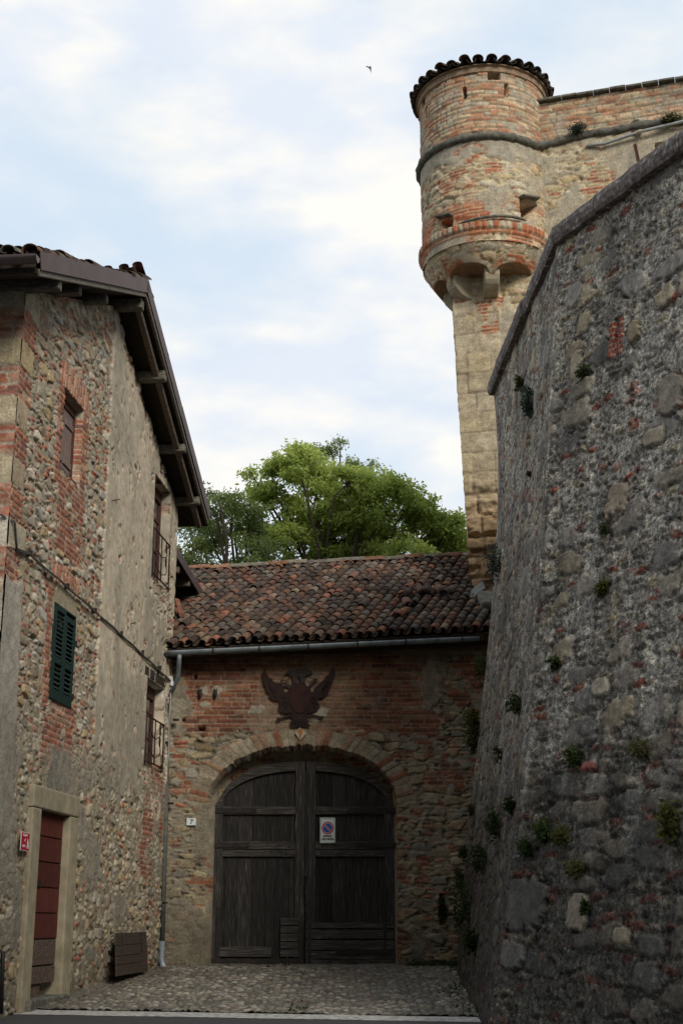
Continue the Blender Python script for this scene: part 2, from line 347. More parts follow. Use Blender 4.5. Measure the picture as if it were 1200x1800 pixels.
nn = N(t, 'ShaderNodeTexNoise', in_Scale=5.0, in_Detail=3.0); bp = N(t, 'ShaderNodeBump', in_Strength=.06, in_Distance=.02); t.links.new(nn.outputs[0], bp.inputs['Height']); t.links.new(bp.outputs[0], b.inputs['Normal']); M['glass'] = m
m, t, b = new_mat('unlit_room_black'); b.inputs['Base Color'].default_value = (.02, .018, .016, 1); b.inputs['Roughness'].default_value = 1
nn = N(t, 'ShaderNodeTexNoise', in_Scale=9.0); rr = N(t, 'ShaderNodeMapRange', in_3=.01, in_4=.03); t.links.new(nn.outputs[0], rr.inputs[0]); t.links.new(rr.outputs[0], b.inputs['Base Color']); M['dark'] = m  # near-black colour stands in for the shade of unlit rooms
def mat_leaf(name, cols, scale=1.2, trans=0.42):
    m = D.materials.new(name); m.use_nodes = True; t = m.node_tree; t.nodes.clear(); K = t.links.new
    at = N(t, 'ShaderNodeAttribute', attribute_name='Col')
    r = N(t, 'ShaderNodeValToRGB'); sp = N(t, 'ShaderNodeSeparateColor'); K(at.outputs['Color'], sp.inputs[0]); K(sp.outputs[0], r.inputs[0])
    for i, c in enumerate(cols):
        e = r.color_ramp.elements[i] if i < 2 else r.color_ramp.elements.new(0.5)
        e.position = i / (len(cols) - 1); e.color = (*c, 1)
    d = N(t, 'ShaderNodeBsdfPrincipled', in_Roughness=0.55); d.inputs['Specular IOR Level'].default_value = 0.25; tr = N(t, 'ShaderNodeBsdfTranslucent')
    K(r.outputs[0], d.inputs['Base Color'])
    hs = N(t, 'ShaderNodeHueSaturation', in_Hue=0.485, in_Saturation=1.05, in_Value=1.6); K(r.outputs[0], hs.inputs['Color']); K(hs.outputs[0], tr.inputs['Color'])
    mx = N(t, 'ShaderNodeMixShader', in_0=trans); K(d.outputs[0], mx.inputs[1]); K(tr.outputs[0], mx.inputs[2])
    o = N(t, 'ShaderNodeOutputMaterial'); K(mx.outputs[0], o.inputs[0]); return m
M['leaf_bright'] = mat_leaf('bright_leaves', [(.18, .25, .055), (.31, .395, .10), (.46, .54, .17)])
M['leaf_dark'] = mat_leaf('dark_leaves', [(.10, .14, .05), (.17, .23, .08), (.26, .33, .11)])
M['leaf_weed'] = mat_leaf('weed_leaves', [(.014, .026, .009), (.028, .048, .014), (.05, .075, .02)])
M['leaf_blue'] = mat_leaf('blue_green_leaves', [(.02, .036, .028), (.036, .06, .048), (.06, .09, .072)])
M['leaf_yellow'] = mat_leaf('yellow_green_leaves', [(.028, .034, .010), (.055, .062, .015), (.09, .09, .022)])
# ================================================================== GROUND
def ground():
    xs = np.concatenate([[-2500, -300, -60], np.arange(-20, 21, 2.0), [60, 300, 2500]]); ys = np.concatenate([[-2500, -300, -40], np.arange(-20, 40, 2.0), [24.5, 60, 200, 3000]]); ys = np.unique(ys)
    X, Y = np.meshgrid(xs, ys, indexing='ij'); Z = gz(Y) - 0.02
    grid_mesh('ground', np.stack([X, Y, Z], -1), None, M['earth']); tag(D.objects['ground'], kind='structure')
ground()
LA, LB = np.array([-3.95, 16.72]), np.array([1.45, 15.92])          # far edge of the painted road edge line
ld = (LB - LA) / np.linalg.norm(LB - LA); ln = np.array([ld[1], -ld[0]])
if ln[1] > 0: ln = -ln
def line_y(x): return LA[1] + (x - LA[0]) * ld[1] / ld[0]
def strip(name, y0f, y1f, x0, x1, mat, lift, nx=60, ny=12, jag=0.0, seed=1):
    xs = np.linspace(x0, x1, nx); Pt = np.zeros((nx, ny, 3))
    for j in range(ny):
        t = j / (ny - 1); y = y0f(xs) * (1 - t) + y1f(xs) * t
        if jag and j in (0, ny - 1): y = y + jag * (fb(xs * 3, xs * 0 + j, seed, 4) - .5)
        Pt[:, j, 0] = xs; Pt[:, j, 1] = y; Pt[:, j, 2] = gz(y) + lift
    return tag(grid_mesh(name, Pt, None, mat), kind='structure')
strip('road', lambda x: x * 0 - 6.0, lambda x: line_y(x) + .02, -40, 40, M['asphalt'], 0.0, 160, 40)
strip('road_edge_line', lambda x: line_y(x) - .47, lambda x: line_y(x) + .0, -14, 9, M['line'], 0.005, 500, 6, jag=.05)

# cobbled forecourt
def cobbles():
    d = 0.0145; x = np.arange(-4.4, 3.0, d); ny = int(8.2 / d); t = np.linspace(0, 1, ny)
    X, T = np.meshgrid(x, t, indexing='ij'); Y0 = line_y(X); Y = Y0 + (24.1 - Y0) * T
    wx = X + .05 * (fb(X * 3, Y * 3, 3, 3) - .5); wy = Y + .05 * (fb(X * 3 + 9, Y * 3, 4, 3) - .5)
    f1, f2, r, q = vor(wx / .098, wy / .066, 11, .85)
    e = f2 - f1; m = ss(.06, .30, e)
    h = m * (.006 + .020 * q) * (0.3 + ss(0, .7, e)) - .006 * fb(X * 30, Y * 30, 7, 2)
    c = pal([(.15, .14, .12), (.21, .195, .165), (.12, .115, .10), (.18, .155, .12), (.27, .25, .215), (.10, .095, .09), (.15, .115, .095)], r) * (.74 + .42 * q)[..., None]
    g = np.array([.055, .05, .04]) * (.6 + .8 * fb(X * 8, Y * 8, 8, 3))[..., None]
    gr = ss(.55, .70, fb(X * 1.3, Y * 1.3, 66, 4)); g = mixc(g, np.array([.06, .075, .03]) * np.ones(X.shape + (1,)), gr * .7)
    col = mixc(g, c, m)
    dirt = ss(.75, .2, X + 3.55 + (Y - 17.8) * -.085 + .5 * (fb(X * 2, Y * 2, 12, 3) - .5))   # silt washed along the house foot
    silt = np.array([.10, .09, .075]) * (.6 + .9 * fb(X * 15, Y * 15, 5, 3))[..., None]
    col = mixc(col, silt, dirt * .75); h = h * (1 - .5 * dirt) + dirt * .012 * fb(X * 9, Y * 9, 15, 4)
    ap = ss(22.85, 23.1, Y + .15 * (fb(X * 3, Y * 3, 19, 3) - .5))
    slab = np.array([.17, .155, .13]) * (.6 + .8 * fb(X * 7, Y * 14, 25, 4))[..., None]
    col = mixc(col, slab, ap * .85); h = h * (1 - .75 * ap)
    low_ = fb(X * .9, Y * .7, 91, 4); col = col * (.68 + .62 * low_)[..., None]; trk = np.maximum(ss(.30, .05, np.abs(X + 1.35 + .1 * np.sin(Y))), ss(.30, .05, np.abs(X - .05 + .1 * np.sin(Y)))); col = mixc(col, col * 1.18, trk * .8); h = h * (1 - .35 * trk) - .012 * trk
    sunk = ss(.60, .72, fb(X * 5, Y * 5, 95, 2)); h = h - .008 * sunk; col = mixc(col, col * .7, sunk * .6)
    Z = gz(Y) + .012 + h + .02 * (fb(X * .8, Y * .8, 30, 3) - .5) + .05 * ss(-3.0, -3.6, X + (Y - 22) * -.1) * 0
    o = grid_mesh('cobbled_forecourt', np.stack([X, Y, Z], -1), col, M['cobble']); tag(o, kind='structure')
cobbles()

# ================================================================== TILE ROOFS
TILES = [(.070, .050, .042), (.10, .066, .050), (.14, .082, .058), (.085, .068, .058), (.14, .115, .095), (.155, .085, .060), (.11, .082, .066), (.17, .125, .092), (.20, .092, .062), (.075, .056, .048), (.11, .098, .086), (.055, .044, .040), (.12, .072, .055), (.09, .062, .05)]
def coppo(mb, p, s, n, x, r0, r1, L, up, col, seg=7, lip=.014):
    """one half-pipe tile: p lower-end centre, s up-slope, n roof normal, x across; up=+1 cover tile, -1 channel tile"""
    vs = []; fs = []
    for (t, r, off) in ((0, r0, 0), (0.5, (r0 + r1) / 2, 0), (1, r1, 0)):
        for k in range(seg + 1):
            a = PI * k / seg; vs.append(p + s * L * t + x * r * math.cos(a) + n * (r * .82 * math.sin(a) * up))
    m = seg + 1
    for j in range(2):
        for k in range(seg):
            f = (j * m + k, j * m + k + 1, (j + 1) * m + k + 1, (j + 1) * m + k); fs.append(f if up < 0 else f[::-1])
    for k in range(seg + 1):                                       # thickness seen at the lower end
        a = PI * k / seg; r = r0 - lip; vs.append(p + x * r * math.cos(a) + n * (r * .82 * math.sin(a) * up))
    for k in range(seg):
        f = (k, k + 1, 3 * m + k + 1, 3 * m + k); fs.append(f if up > 0 else f[::-1])
    vs2 = [p + s * L * .9 + x * (r1 - lip) * math.cos(PI * k / seg) + n * ((r1 - lip) * .82 * math.sin(PI * k / seg) * up) for k in range(m)]
    vs += vs2
    for k in range(seg):
        f = (3 * m + k, 3 * m + k + 1, 4 * m + k + 1, 4 * m + k); fs.append(f if up > 0 else f[::-1])
    mb.add(vs, fs, True, col)
def tile_col(rng, dark=1.0, P=TILES, orange=1.0):
    i = rng.integers(0, len(P)); c = np.array(P[i]) * rng.uniform(.7, 1.35) * dark
    return tuple(c)
def coppi_roof(mb, O, U, S, W, L, rng, pitch=.225, expo=.29, dark=1.0, skip=None):
    O = np.array(O, float); U = np.array(U, float) / np.linalg.norm(U); S = np.array(S, float) / np.linalg.norm(S)
    n = np.cross(U, S); n *= np.sign(n[2]); n /= np.linalg.norm(n); XA = np.cross(S, n); XA *= np.sign(XA @ U)
    nc = int(W / pitch); nr = int(L / expo)
    for c in range(nc + 1):
        cu = c * pitch; bend = rng.normal(0, .008)
        for r in range(nr + 1):
            j = rng.normal(0, .008, 3)
            sag = -.035 * math.sin(PI * min(r / nr, 1)) * (0.5 + .5 * math.sin(cu * .9 + 1)) + .012 * math.sin(cu * 2.3 + r * .4)
            p = O + U * (cu + bend + j[0]) + S * (r * expo + j[1] * 2.0) + n * (sag + .035)
            if skip and skip(p): continue
            sk = rng.normal(0, .03); s2 = S + U * sk * .5 + n * (-.045); s2 /= np.linalg.norm(s2)
            if c < nc:
                q = p + U * pitch / 2 + n * .05
                coppo(mb, q, s2, n, XA, pitch * .39, pitch * .33, .42, -1, tile_col(rng, dark * .8), seg=5)
            up_j = rng.uniform(0, .012) + (0.03 if rng.random() < .015 else 0)
            coppo(mb, p + n * (.055 + up_j), s2, n, XA, pitch * rng.uniform(.41, .46), pitch * .345, .42, 1, tile_col(rng, dark))

# ================================================================== STONE HOUSE (left)
HO = np.array([-3.02, 22.7, 0]); HE = np.array([-.1044, -.9945, 0]); HN = np.array([.9945, -.1044, 0])
HUP = np.array([0, 0, 1.0])
UF, UN = -.58, 7.80                                             # far and near corners along the side wall
def HP(u, z, off=0.0): return HO + HE * u + HN * off + HUP * z
def hpix(px, py, off=0.0):
    w = at_plane(px, py, HO + HN * off, HN); return float((w - HO) @ HE), float(w[2])
house = thing('stone_house', 'tall rubble and plaster house with open gable eaves at the left edge', 'house', (-3.4, 19, gz(19)))
def rect(u, z, u0, u1, z0, z1, n=0.0): 
    return (ss(u0 - n - .012, u0 - n + .012, u) * ss(u1 + n + .012, u1 + n - .012, u) * ss(z0 - n - .012, z0 - n + .012, z) * ss(z1 + n + .012, z1 + n - .012, z))
def side_wall():
    d = .0155; u = np.arange(UF, UN + d / 2, d); nz = 690
    top = 10.62 - .415 * np.abs(u - 3.95); t = np.linspace(0, 1, nz)
    U, T = np.meshgrid(u, t, indexing='ij'); Z = .55 + (top[:, None] - .55) * T
    nz_ = fb(U * 5, Z * 5, 901, 4) - .5; nz2 = fb(U * 16, Z * 16, 902, 3) - .5; w = .13 * nz_ + .04 * nz2
    # rubble with many brick fragments (upper), pebbly mortared rubble (lower)
    h, c = rubble(U, Z, 100, sx=.30, sz=.15, big=.46, brick_amt=.46, mort=(.30, .27, .215), bury=.42, P=STONE + [(.42, .39, .33), (.36, .35, .33)], small=(.17, .058), dep=1.1)
    h2, c2 = rubble(U, Z, 200, sx=.26, sz=.16, big=.42, brick_amt=.16, mort=(.27, .24, .185), bury=.60, small=(.13, .085), dep=1.3)
    low = ss(4.1, 3.5, Z + w * 2); h = h * (1 - low) + h2 * low; c = mixc(c, c2, low)
    hb, cb = brickwork(U, Z, 300, L=.26, ch=.075)
    def put(m):
        nonlocal h, c
        h = h * (1 - m) + (hb + .008) * m; c = mixc(c, cb, m)
    put(rect(U + w, Z, 6.10, 6.32, 7.1, 8.5)); put(rect(U + w, Z + w * .3, 4.95, 5.24, 6.9, 8.5))
    put(rect(U + w, Z + w, 5.0, 6.1, 6.25, 7.28) * ss(.30, .42, fb(U * 3, Z * 3, 71, 3)))
    put(rect(U + w, Z + w, 5.98, 6.22, 4.2, 5.8)); put(rect(U + w, Z + w, 4.86, 6.15, 3.55, 4.38) * ss(.36, .44, fb(U * 3, Z * 3, 72, 3)))
    put(rect(U + w, Z + w, -.3, 1.2, 2.35, 4.08) * ss(.42, .50, fb(U * 2.5, Z * 2.5, 73, 3)))
    put(rect(U + w, Z + w, .1, .6, 1.0, 2.0) * ss(.5, .55, fb(U * 4, Z * 4, 75, 3)))
    for (u0, u1, z0, z1) in ((4.98, 6.28, 8.44, 8.80), (4.95, 6.1, 5.84, 6.10)):      # soldier courses over the openings
        hs, cs = brickwork(Z * 1.0, U, 310, L=.34, ch=.068)
        m = rect(U, Z + w * .25, u0, u1, z0, z1); h = h * (1 - m) + (hs + .010) * m; c = mixc(c, cs * 1.08, m)
    # big quoins at the near corner
    row = np.floor(Z / .37 + .3); ql = 7.30 + .32 * (hsh(row, row * 0, 9) - .5); fz = Z / .37 + .3 - row
    kind = np.where(row % 2 == 0, .9, .1) + 0 * hsh(row, row * 0, 10)
    mq = ss(ql - .01, ql + .02, U + w * .2) * ss(.03, .09, np.minimum(fz, 1 - fz)) * (kind > .42) * (Z > 5.3)
    h = h * (1 - mq) + .025 * mq + .01 * nz_ * mq; c = mixc(c, pal([(.30, .25, .18), (.33, .30, .24), (.34, .27, .17)], hsh(row, row * 0, 12)) * (.85 + .4 * fb(U * 9, Z * 9, 14, 4))[..., None], mq)
    put(ss(7.35, 7.37, U + w) * (kind <= .42) * (Z > 5.3))
    # smooth render on the far half, edges broken away
    edge_u = 3.97 + .05 * (vn(Z * 6, Z * 0, 41) - .5) * 2 + .03 * nz2 * 4
    bot = np.interp(U, [-.6, .0, .9, 1.4, 2.4, 3.0, 3.9, 4.2], [4.0, 3.2, 3.55, 3.42, 3.62, 3.75, 3.86, 3.9]) + .9 * nz_ + .25 * nz2
    pm = ss(.012, -.012, U - edge_u) * ss(-.015, .015, Z - bot)
    chip = ss(.715, .735, fb(U * 7, Z * 4.2, 44, 3) + .10 * ss(1.5, .4, U) * ss(7.3, 6.6, Z) + .07 * ss(.35, -.1, np.abs(U - .0)) + .06 * ss(6.0, 4.5, Z) * ss(2.0, .5, U))
    for (cu, cz, ru, rz) in ((.55, 6.95, .55, .28), (-.2, 6.9, .25, .5), (.45, 3.9, .8, .35), (-.3, 4.6, .12, .5), (1.35, 8.75, .12, .12), (3.2, 8.3, .06, .05), (2.3, 6.3, .10, .10), (2.1, 6.05, .06, .06), (2.5, 6.18, .05, .05)):
        q = ((U - cu) / ru) ** 2 + ((Z - cz) / rz) ** 2
        chip = np.maximum(chip, ss(1.15, .8, q + 3.2 * nz_ + 3.5 * nz2))
    topedge = (top[:, None] - Z); chip = np.maximum(chip, ss(.10, .02, topedge + 1.2 * nz_ - .02) * (U > .3) * (U < 3.7))
    pm = pm * (1 - chip)
    tone = fb(U * .9, Z * .55, 51, 4); streak = fb(U * 6, Z * .7, 52, 4)
    pc = np.array([.45, .405, .33]) * (.84 + .26 * tone + .08 * nz2)[..., None]
    grey = ss(.50, .72, fb(U * 1.6, Z * .8, 53, 4) + .10 * (streak - .5) + .14 * ss(5.9, 5.0, Z) * (U > 1)); pc = mixc(pc, np.array([.20, .195, .17]) * np.ones(U.shape + (1,)), grey * .5)
    pit = ss(.76, .82, fb(U * 22, Z * 22, 54, 2)); pc = mixc(pc, pc * .62, pit); rust = ss(.80, .84, fb(U * 13, Z * 9, 56, 2)); pc = mixc(pc, np.array([.27, .12, .07]) * np.ones(U.shape + (1,)), rust * .7)
    ph = .040 + .008 * (tone - .5) + .002 * nz2 - .006 * pit + .006 * nz_
    crack = ss(.012, .004, np.abs(fb(U * 1.4, Z * 1.0, 57, 3) - .5)) * (fb(U * .9, Z * .9, 58, 2) > .62); pc = mixc(pc, pc * .5, crack * .8); ph = ph - .008 * crack
    h = h * (1 - pm) + ph * pm; c = mixc(c, pc, pm)
    # later render patches: near strip, over the green shutters, above the door
    def patch(m, colr, hh):
        nonlocal h, c
        pc2 = np.array(colr) * (.8 + .4 * fb(U * 3, Z * 2, 61, 4))[..., None]; h = h * (1 - m) + (hh + .006 * nz2) * m; c = mixc(c, pc2, m)
    patch(ss(7.20, 7.23, U + w * .35 + (5.5 - Z) * .075) * ss(5.5, 5.45, Z + w) * ss(2.6, 2.7, Z + 1.5 * w), (.33, .315, .28), .036)
    patch(ss(1.05, .97, ((U - 5.5) / .56) ** 2 + ((Z - 5.45) / .46) ** 2 + w * .4) * (Z > 5.35), (.28, .25, .19), .022)
    patch(rect(U + w * 2, Z + w * 2, 4.95, 5.8, 3.2, 3.75), (.20, .19, .165), .030)
    patch(ss(.55, .62, fb(U * 1.4 + 3, Z * 1.6, 62, 4)) * low * (Z > 1.2) * .8, (.25, .235, .20), .02)
    # foot of the wall: damp stain with an uneven tide line
    lo_ = ss(3.2, .4, Z + nz_ * 2.5); c = mixc(c, c * .72, lo_ * .8)
    tide = ss(.62, .0, Z - gz(HO[1] + HE[1] * U) + .5 * nz_); c = mixc(c, c * .68, tide * .8)
    c = c * np.array([1.07, 1.05, 1.02])
    # relief: openings
    cut = np.zeros(U.shape)
    def hole(u0, u1, z0, z1, dep, arch=0):
        nonlocal h
        zz1 = z1 + (arch * (1 - ((U - (u0 + u1) / 2) / ((u1 - u0) / 2)) ** 2) if arch else 0)
        mm = (U > u0) & (U < u1) & (Z > z0) & (Z < zz1); h[mm] = -dep + .01 * nz2[mm]
    hole(5.22, 6.08, 7.33, 8.44, .17); hole(5.06, 5.96, 4.40, 5.56, .10)
    hole(.03, 1.17, 7.14, 8.87, .22); hole(-.03, 1.13, 4.10, 5.44, .22); hole(4.93, 6.13, .3, 3.02, .14)
    for (u0, z0, s_) in ((4.35, 8.72, .07), (7.0, 7.3, .07), (6.75, 7.35, .06), (5.95, 6.6, .05)): hole(u0, u0 + s_, z0, z0 + s_, .15)
    bow = .03 * np.sin(Z * .9 + 1) * 0 + .025 * (fb(U * .5, Z * .5, 81, 3) - .5)
    Pt = HO + HE * U[..., None] + HN * (h + bow)[..., None] + HUP * Z[..., None]
    grid_mesh('side_wall', Pt, c, M['masonry'], house, grain=1 - .72 * pm)
side_wall()
FE = np.array([-.9945, .1044, 0]); FN = -np.array([.1044, .9945, 0])      # front wall: runs left from the near corner, faces the road
NC = HO + HE * UN
def front_wall():
    d = .03; u = np.arange(-.02, 4.6, d); z = np.arange(.3, 9.35, d); U, Z = np.meshgrid(u, z, indexing='ij')
    w = .1 * (fb(U * 5, Z * 5, 1, 3) - .5)
    h, c = rubble(U, Z, 420, sx=.34, sz=.2, big=.5, brick_amt=.4, bury=.25)
    row = np.floor(Z / .37 + .3); fz = Z / .37 + .3 - row; kind = np.where(row % 2 == 0, .9, .1)
    hb, cb = brickwork(U, Z, 305, L=.26, ch=.075)
    m = ss(.62, .55, U + w) * (kind <= .42) * (Z > 5.3); h = h * (1 - m) + hb * m; c = mixc(c, cb * 1.05, m)
    mq = ss(.60, .57, U + w * .3) * ss(.03, .09, np.minimum(fz, 1 - fz)) * (kind > .42) * (Z > 5.3)
    h = h * (1 - mq) + .025 * mq; c = mixc(c, pal([(.36, .31, .22), (.42, .39, .33), (.39, .33, .22)], hsh(row, row * 0, 12)) * (.85 + .4 * fb(U * 9, Z * 9, 14, 4))[..., None], mq)
    Pt = NC + FE * U[..., None] + FN * h[..., None] + HUP * Z[..., None]; grid_mesh('front_wall', Pt, c, M['masonry'], house)
front_wall()
def house_rest():
    b = MB()
    gz0 = .2
    for (u0, u1, o0, o1, z1) in ((UF + .01, UF + .04, -4.6, .0, 8.8),):
        b.box(HP((u0 + u1) / 2, (gz0 + z1) / 2, (o0 + o1) / 2), (u1 - u0, o1 - o0, z1 - gz0), (HE, HN, HUP))
    b.build('rear_wall', M['plain_plaster'], house)
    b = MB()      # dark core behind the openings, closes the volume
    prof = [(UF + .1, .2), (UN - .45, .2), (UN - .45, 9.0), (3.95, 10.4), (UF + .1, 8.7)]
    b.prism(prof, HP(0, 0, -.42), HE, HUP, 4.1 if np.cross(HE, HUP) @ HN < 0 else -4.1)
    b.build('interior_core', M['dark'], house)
    # roof: slabs, tiles, flashing, purlins, fascia, gutters
    RZ, RU, SL = 11.03, 3.95, .425; VO = .5
    rng = np.random.default_rng(5)
    roof = MB()
    for sgn, uend in ((1, 8.74), (-1, -1.16)):
        a = HP(RU, RZ - .22, VO - .03); e_ = HP(uend, RZ - .22 - SL * abs(uend - RU), VO - .03)
        s_ = (e_ - a); Ls = np.linalg.norm(s_); s_ /= Ls; nrm = np.cross(s_, HN); nrm *= np.sign(nrm[2])
        roof.box(a + s_ * Ls / 2 - HN * 2.7, (Ls, 5.4, .05), (s_, HN, nrm))
    ro = roof.build('roof', M['dark_wood'], house)
    tl = MB()
    for sgn, uend in ((1, 8.80), (-1, -1.22)):
        L = math.hypot(uend - RU, SL * (uend - RU)); S = HP(RU, RZ) - HP(uend, RZ - SL * abs(uend - RU)); S /= np.linalg.norm(S)
        O0 = HP(uend, RZ - SL * abs(uend - RU) - .14, VO - .10) + HUP * .07
        coppi_roof(tl, O0, -HN, S, 5.2, L, rng, dark=.8)
    tl.build('roof_tiles', M['tile'], ro)
    rd = MB()
    for k in range(14):
        p = HP(RU, RZ - .05, VO - .42 - k * .38); coppo(rd, p, -HN, HUP, HE, .12, .10, .44, 1, tile_col(rng), seg=7)
    rd.build('ridge_tiles', M['tile'], ro)
    for sgn, uend in ((1, 8.74), (-1, -1.16)):
        a = HP(RU, RZ, VO); e_ = HP(uend, RZ - SL * abs(uend - RU), VO); s_ = e_ - a; L = np.linalg.norm(s_); s_ /= L
        nr = np.cross(s_, HN); nr *= np.sign(nr[2])
        fl = MB(); m1 = .78 if sgn > 0 else .5
        for (t0, t1, dz) in ((0, 1 - m1 if sgn > 0 else m1, 0), (1 - m1 if sgn > 0 else m1, 1, .004)):
            fl.box(a + s_ * L * (t0 + t1) / 2 - nr * (.085 - dz) + HN * (.0 + dz), (L * (t1 - t0) - .003, .012, .21), (s_, HN, nr))
            fl.box(a + s_ * L * (t0 + t1) / 2 + nr * (.022 + dz) - HN * .05, (L * (t1 - t0) - .003, .11, .01), (s_, HN, nr))
        fl.build('verge_flashing', M['flashing'], ro)
        bb = MB().box(a + s_ * L / 2 - nr * .215 - HN * .035, (L, .045, .085), (s_, HN, nr)); bb.build('barge_board', M['beam'], ro, bevel=.006)
        if sgn < 0: rf = MB().box(a + s_ * L / 2 - nr * .32 - HN * .17, (L * .985, .09, .10), (s_, HN, nr)); sgn < 0 and rf.build('rafter', M['rafter'], ro, bevel=.01)
    for (u, z, ln_, r) in ((2.47, 10.10, .0, .10), (.89, 9.46, .0, .085), (-.38, 8.93, .0, .085), (7.8, 9.10, -.02, .085), (6.76, 9.52, -.1, .08), (5.5, 9.98, -.12, .075), (3.95, 10.63, -.03, .10)):
        pb = MB(); z = min(z, RZ - SL * abs(u - RU) - .33)
        pb.box(HP(u, z, .47 + ln_ - .75), (r * 1.75, 1.5, r * 1.7), (HE, HN, HUP)); pb.build('purlin', M['beam'], ro, bevel=.025)
    # eave gutter and fascia toward the road
    g = MB(); ue = 8.86; ze = RZ - SL * (8.74 - RU) - .10
    for k in range(1):
        vs = []; n = 9
        for t in (-.02, 5.4):
            for j in range(n): a_ = PI + PI * j / (n - 1); vs.append(HP(ue + .075 * math.cos(a_), ze + .085 * math.sin(a_), VO - t))
        g.add(vs, [(j, j + 1, n + j + 1, n + j) for j in range(n - 1)] + [(tuple(range(n)))], True)
    go = g.build('gutter', M['flashing'], house); so = go.modifiers.new('solid', 'SOLIDIFY'); so.thickness = .008
    e2 = MB(); e2.box(HP(8.70, ze - .02, VO - 2.75), (.03, 5.4, .16), (HE, HN, HUP)); e2.build('fascia', M['dark_wood'], house)
    e3 = MB(); e3.box(HP(-1.14, RZ - SL * 5.1 - .09, VO - 2.75), (.03, 5.4, .10), (HE, HN, HUP)); e3.build('fascia', M['dark_wood'], house)
house_rest()

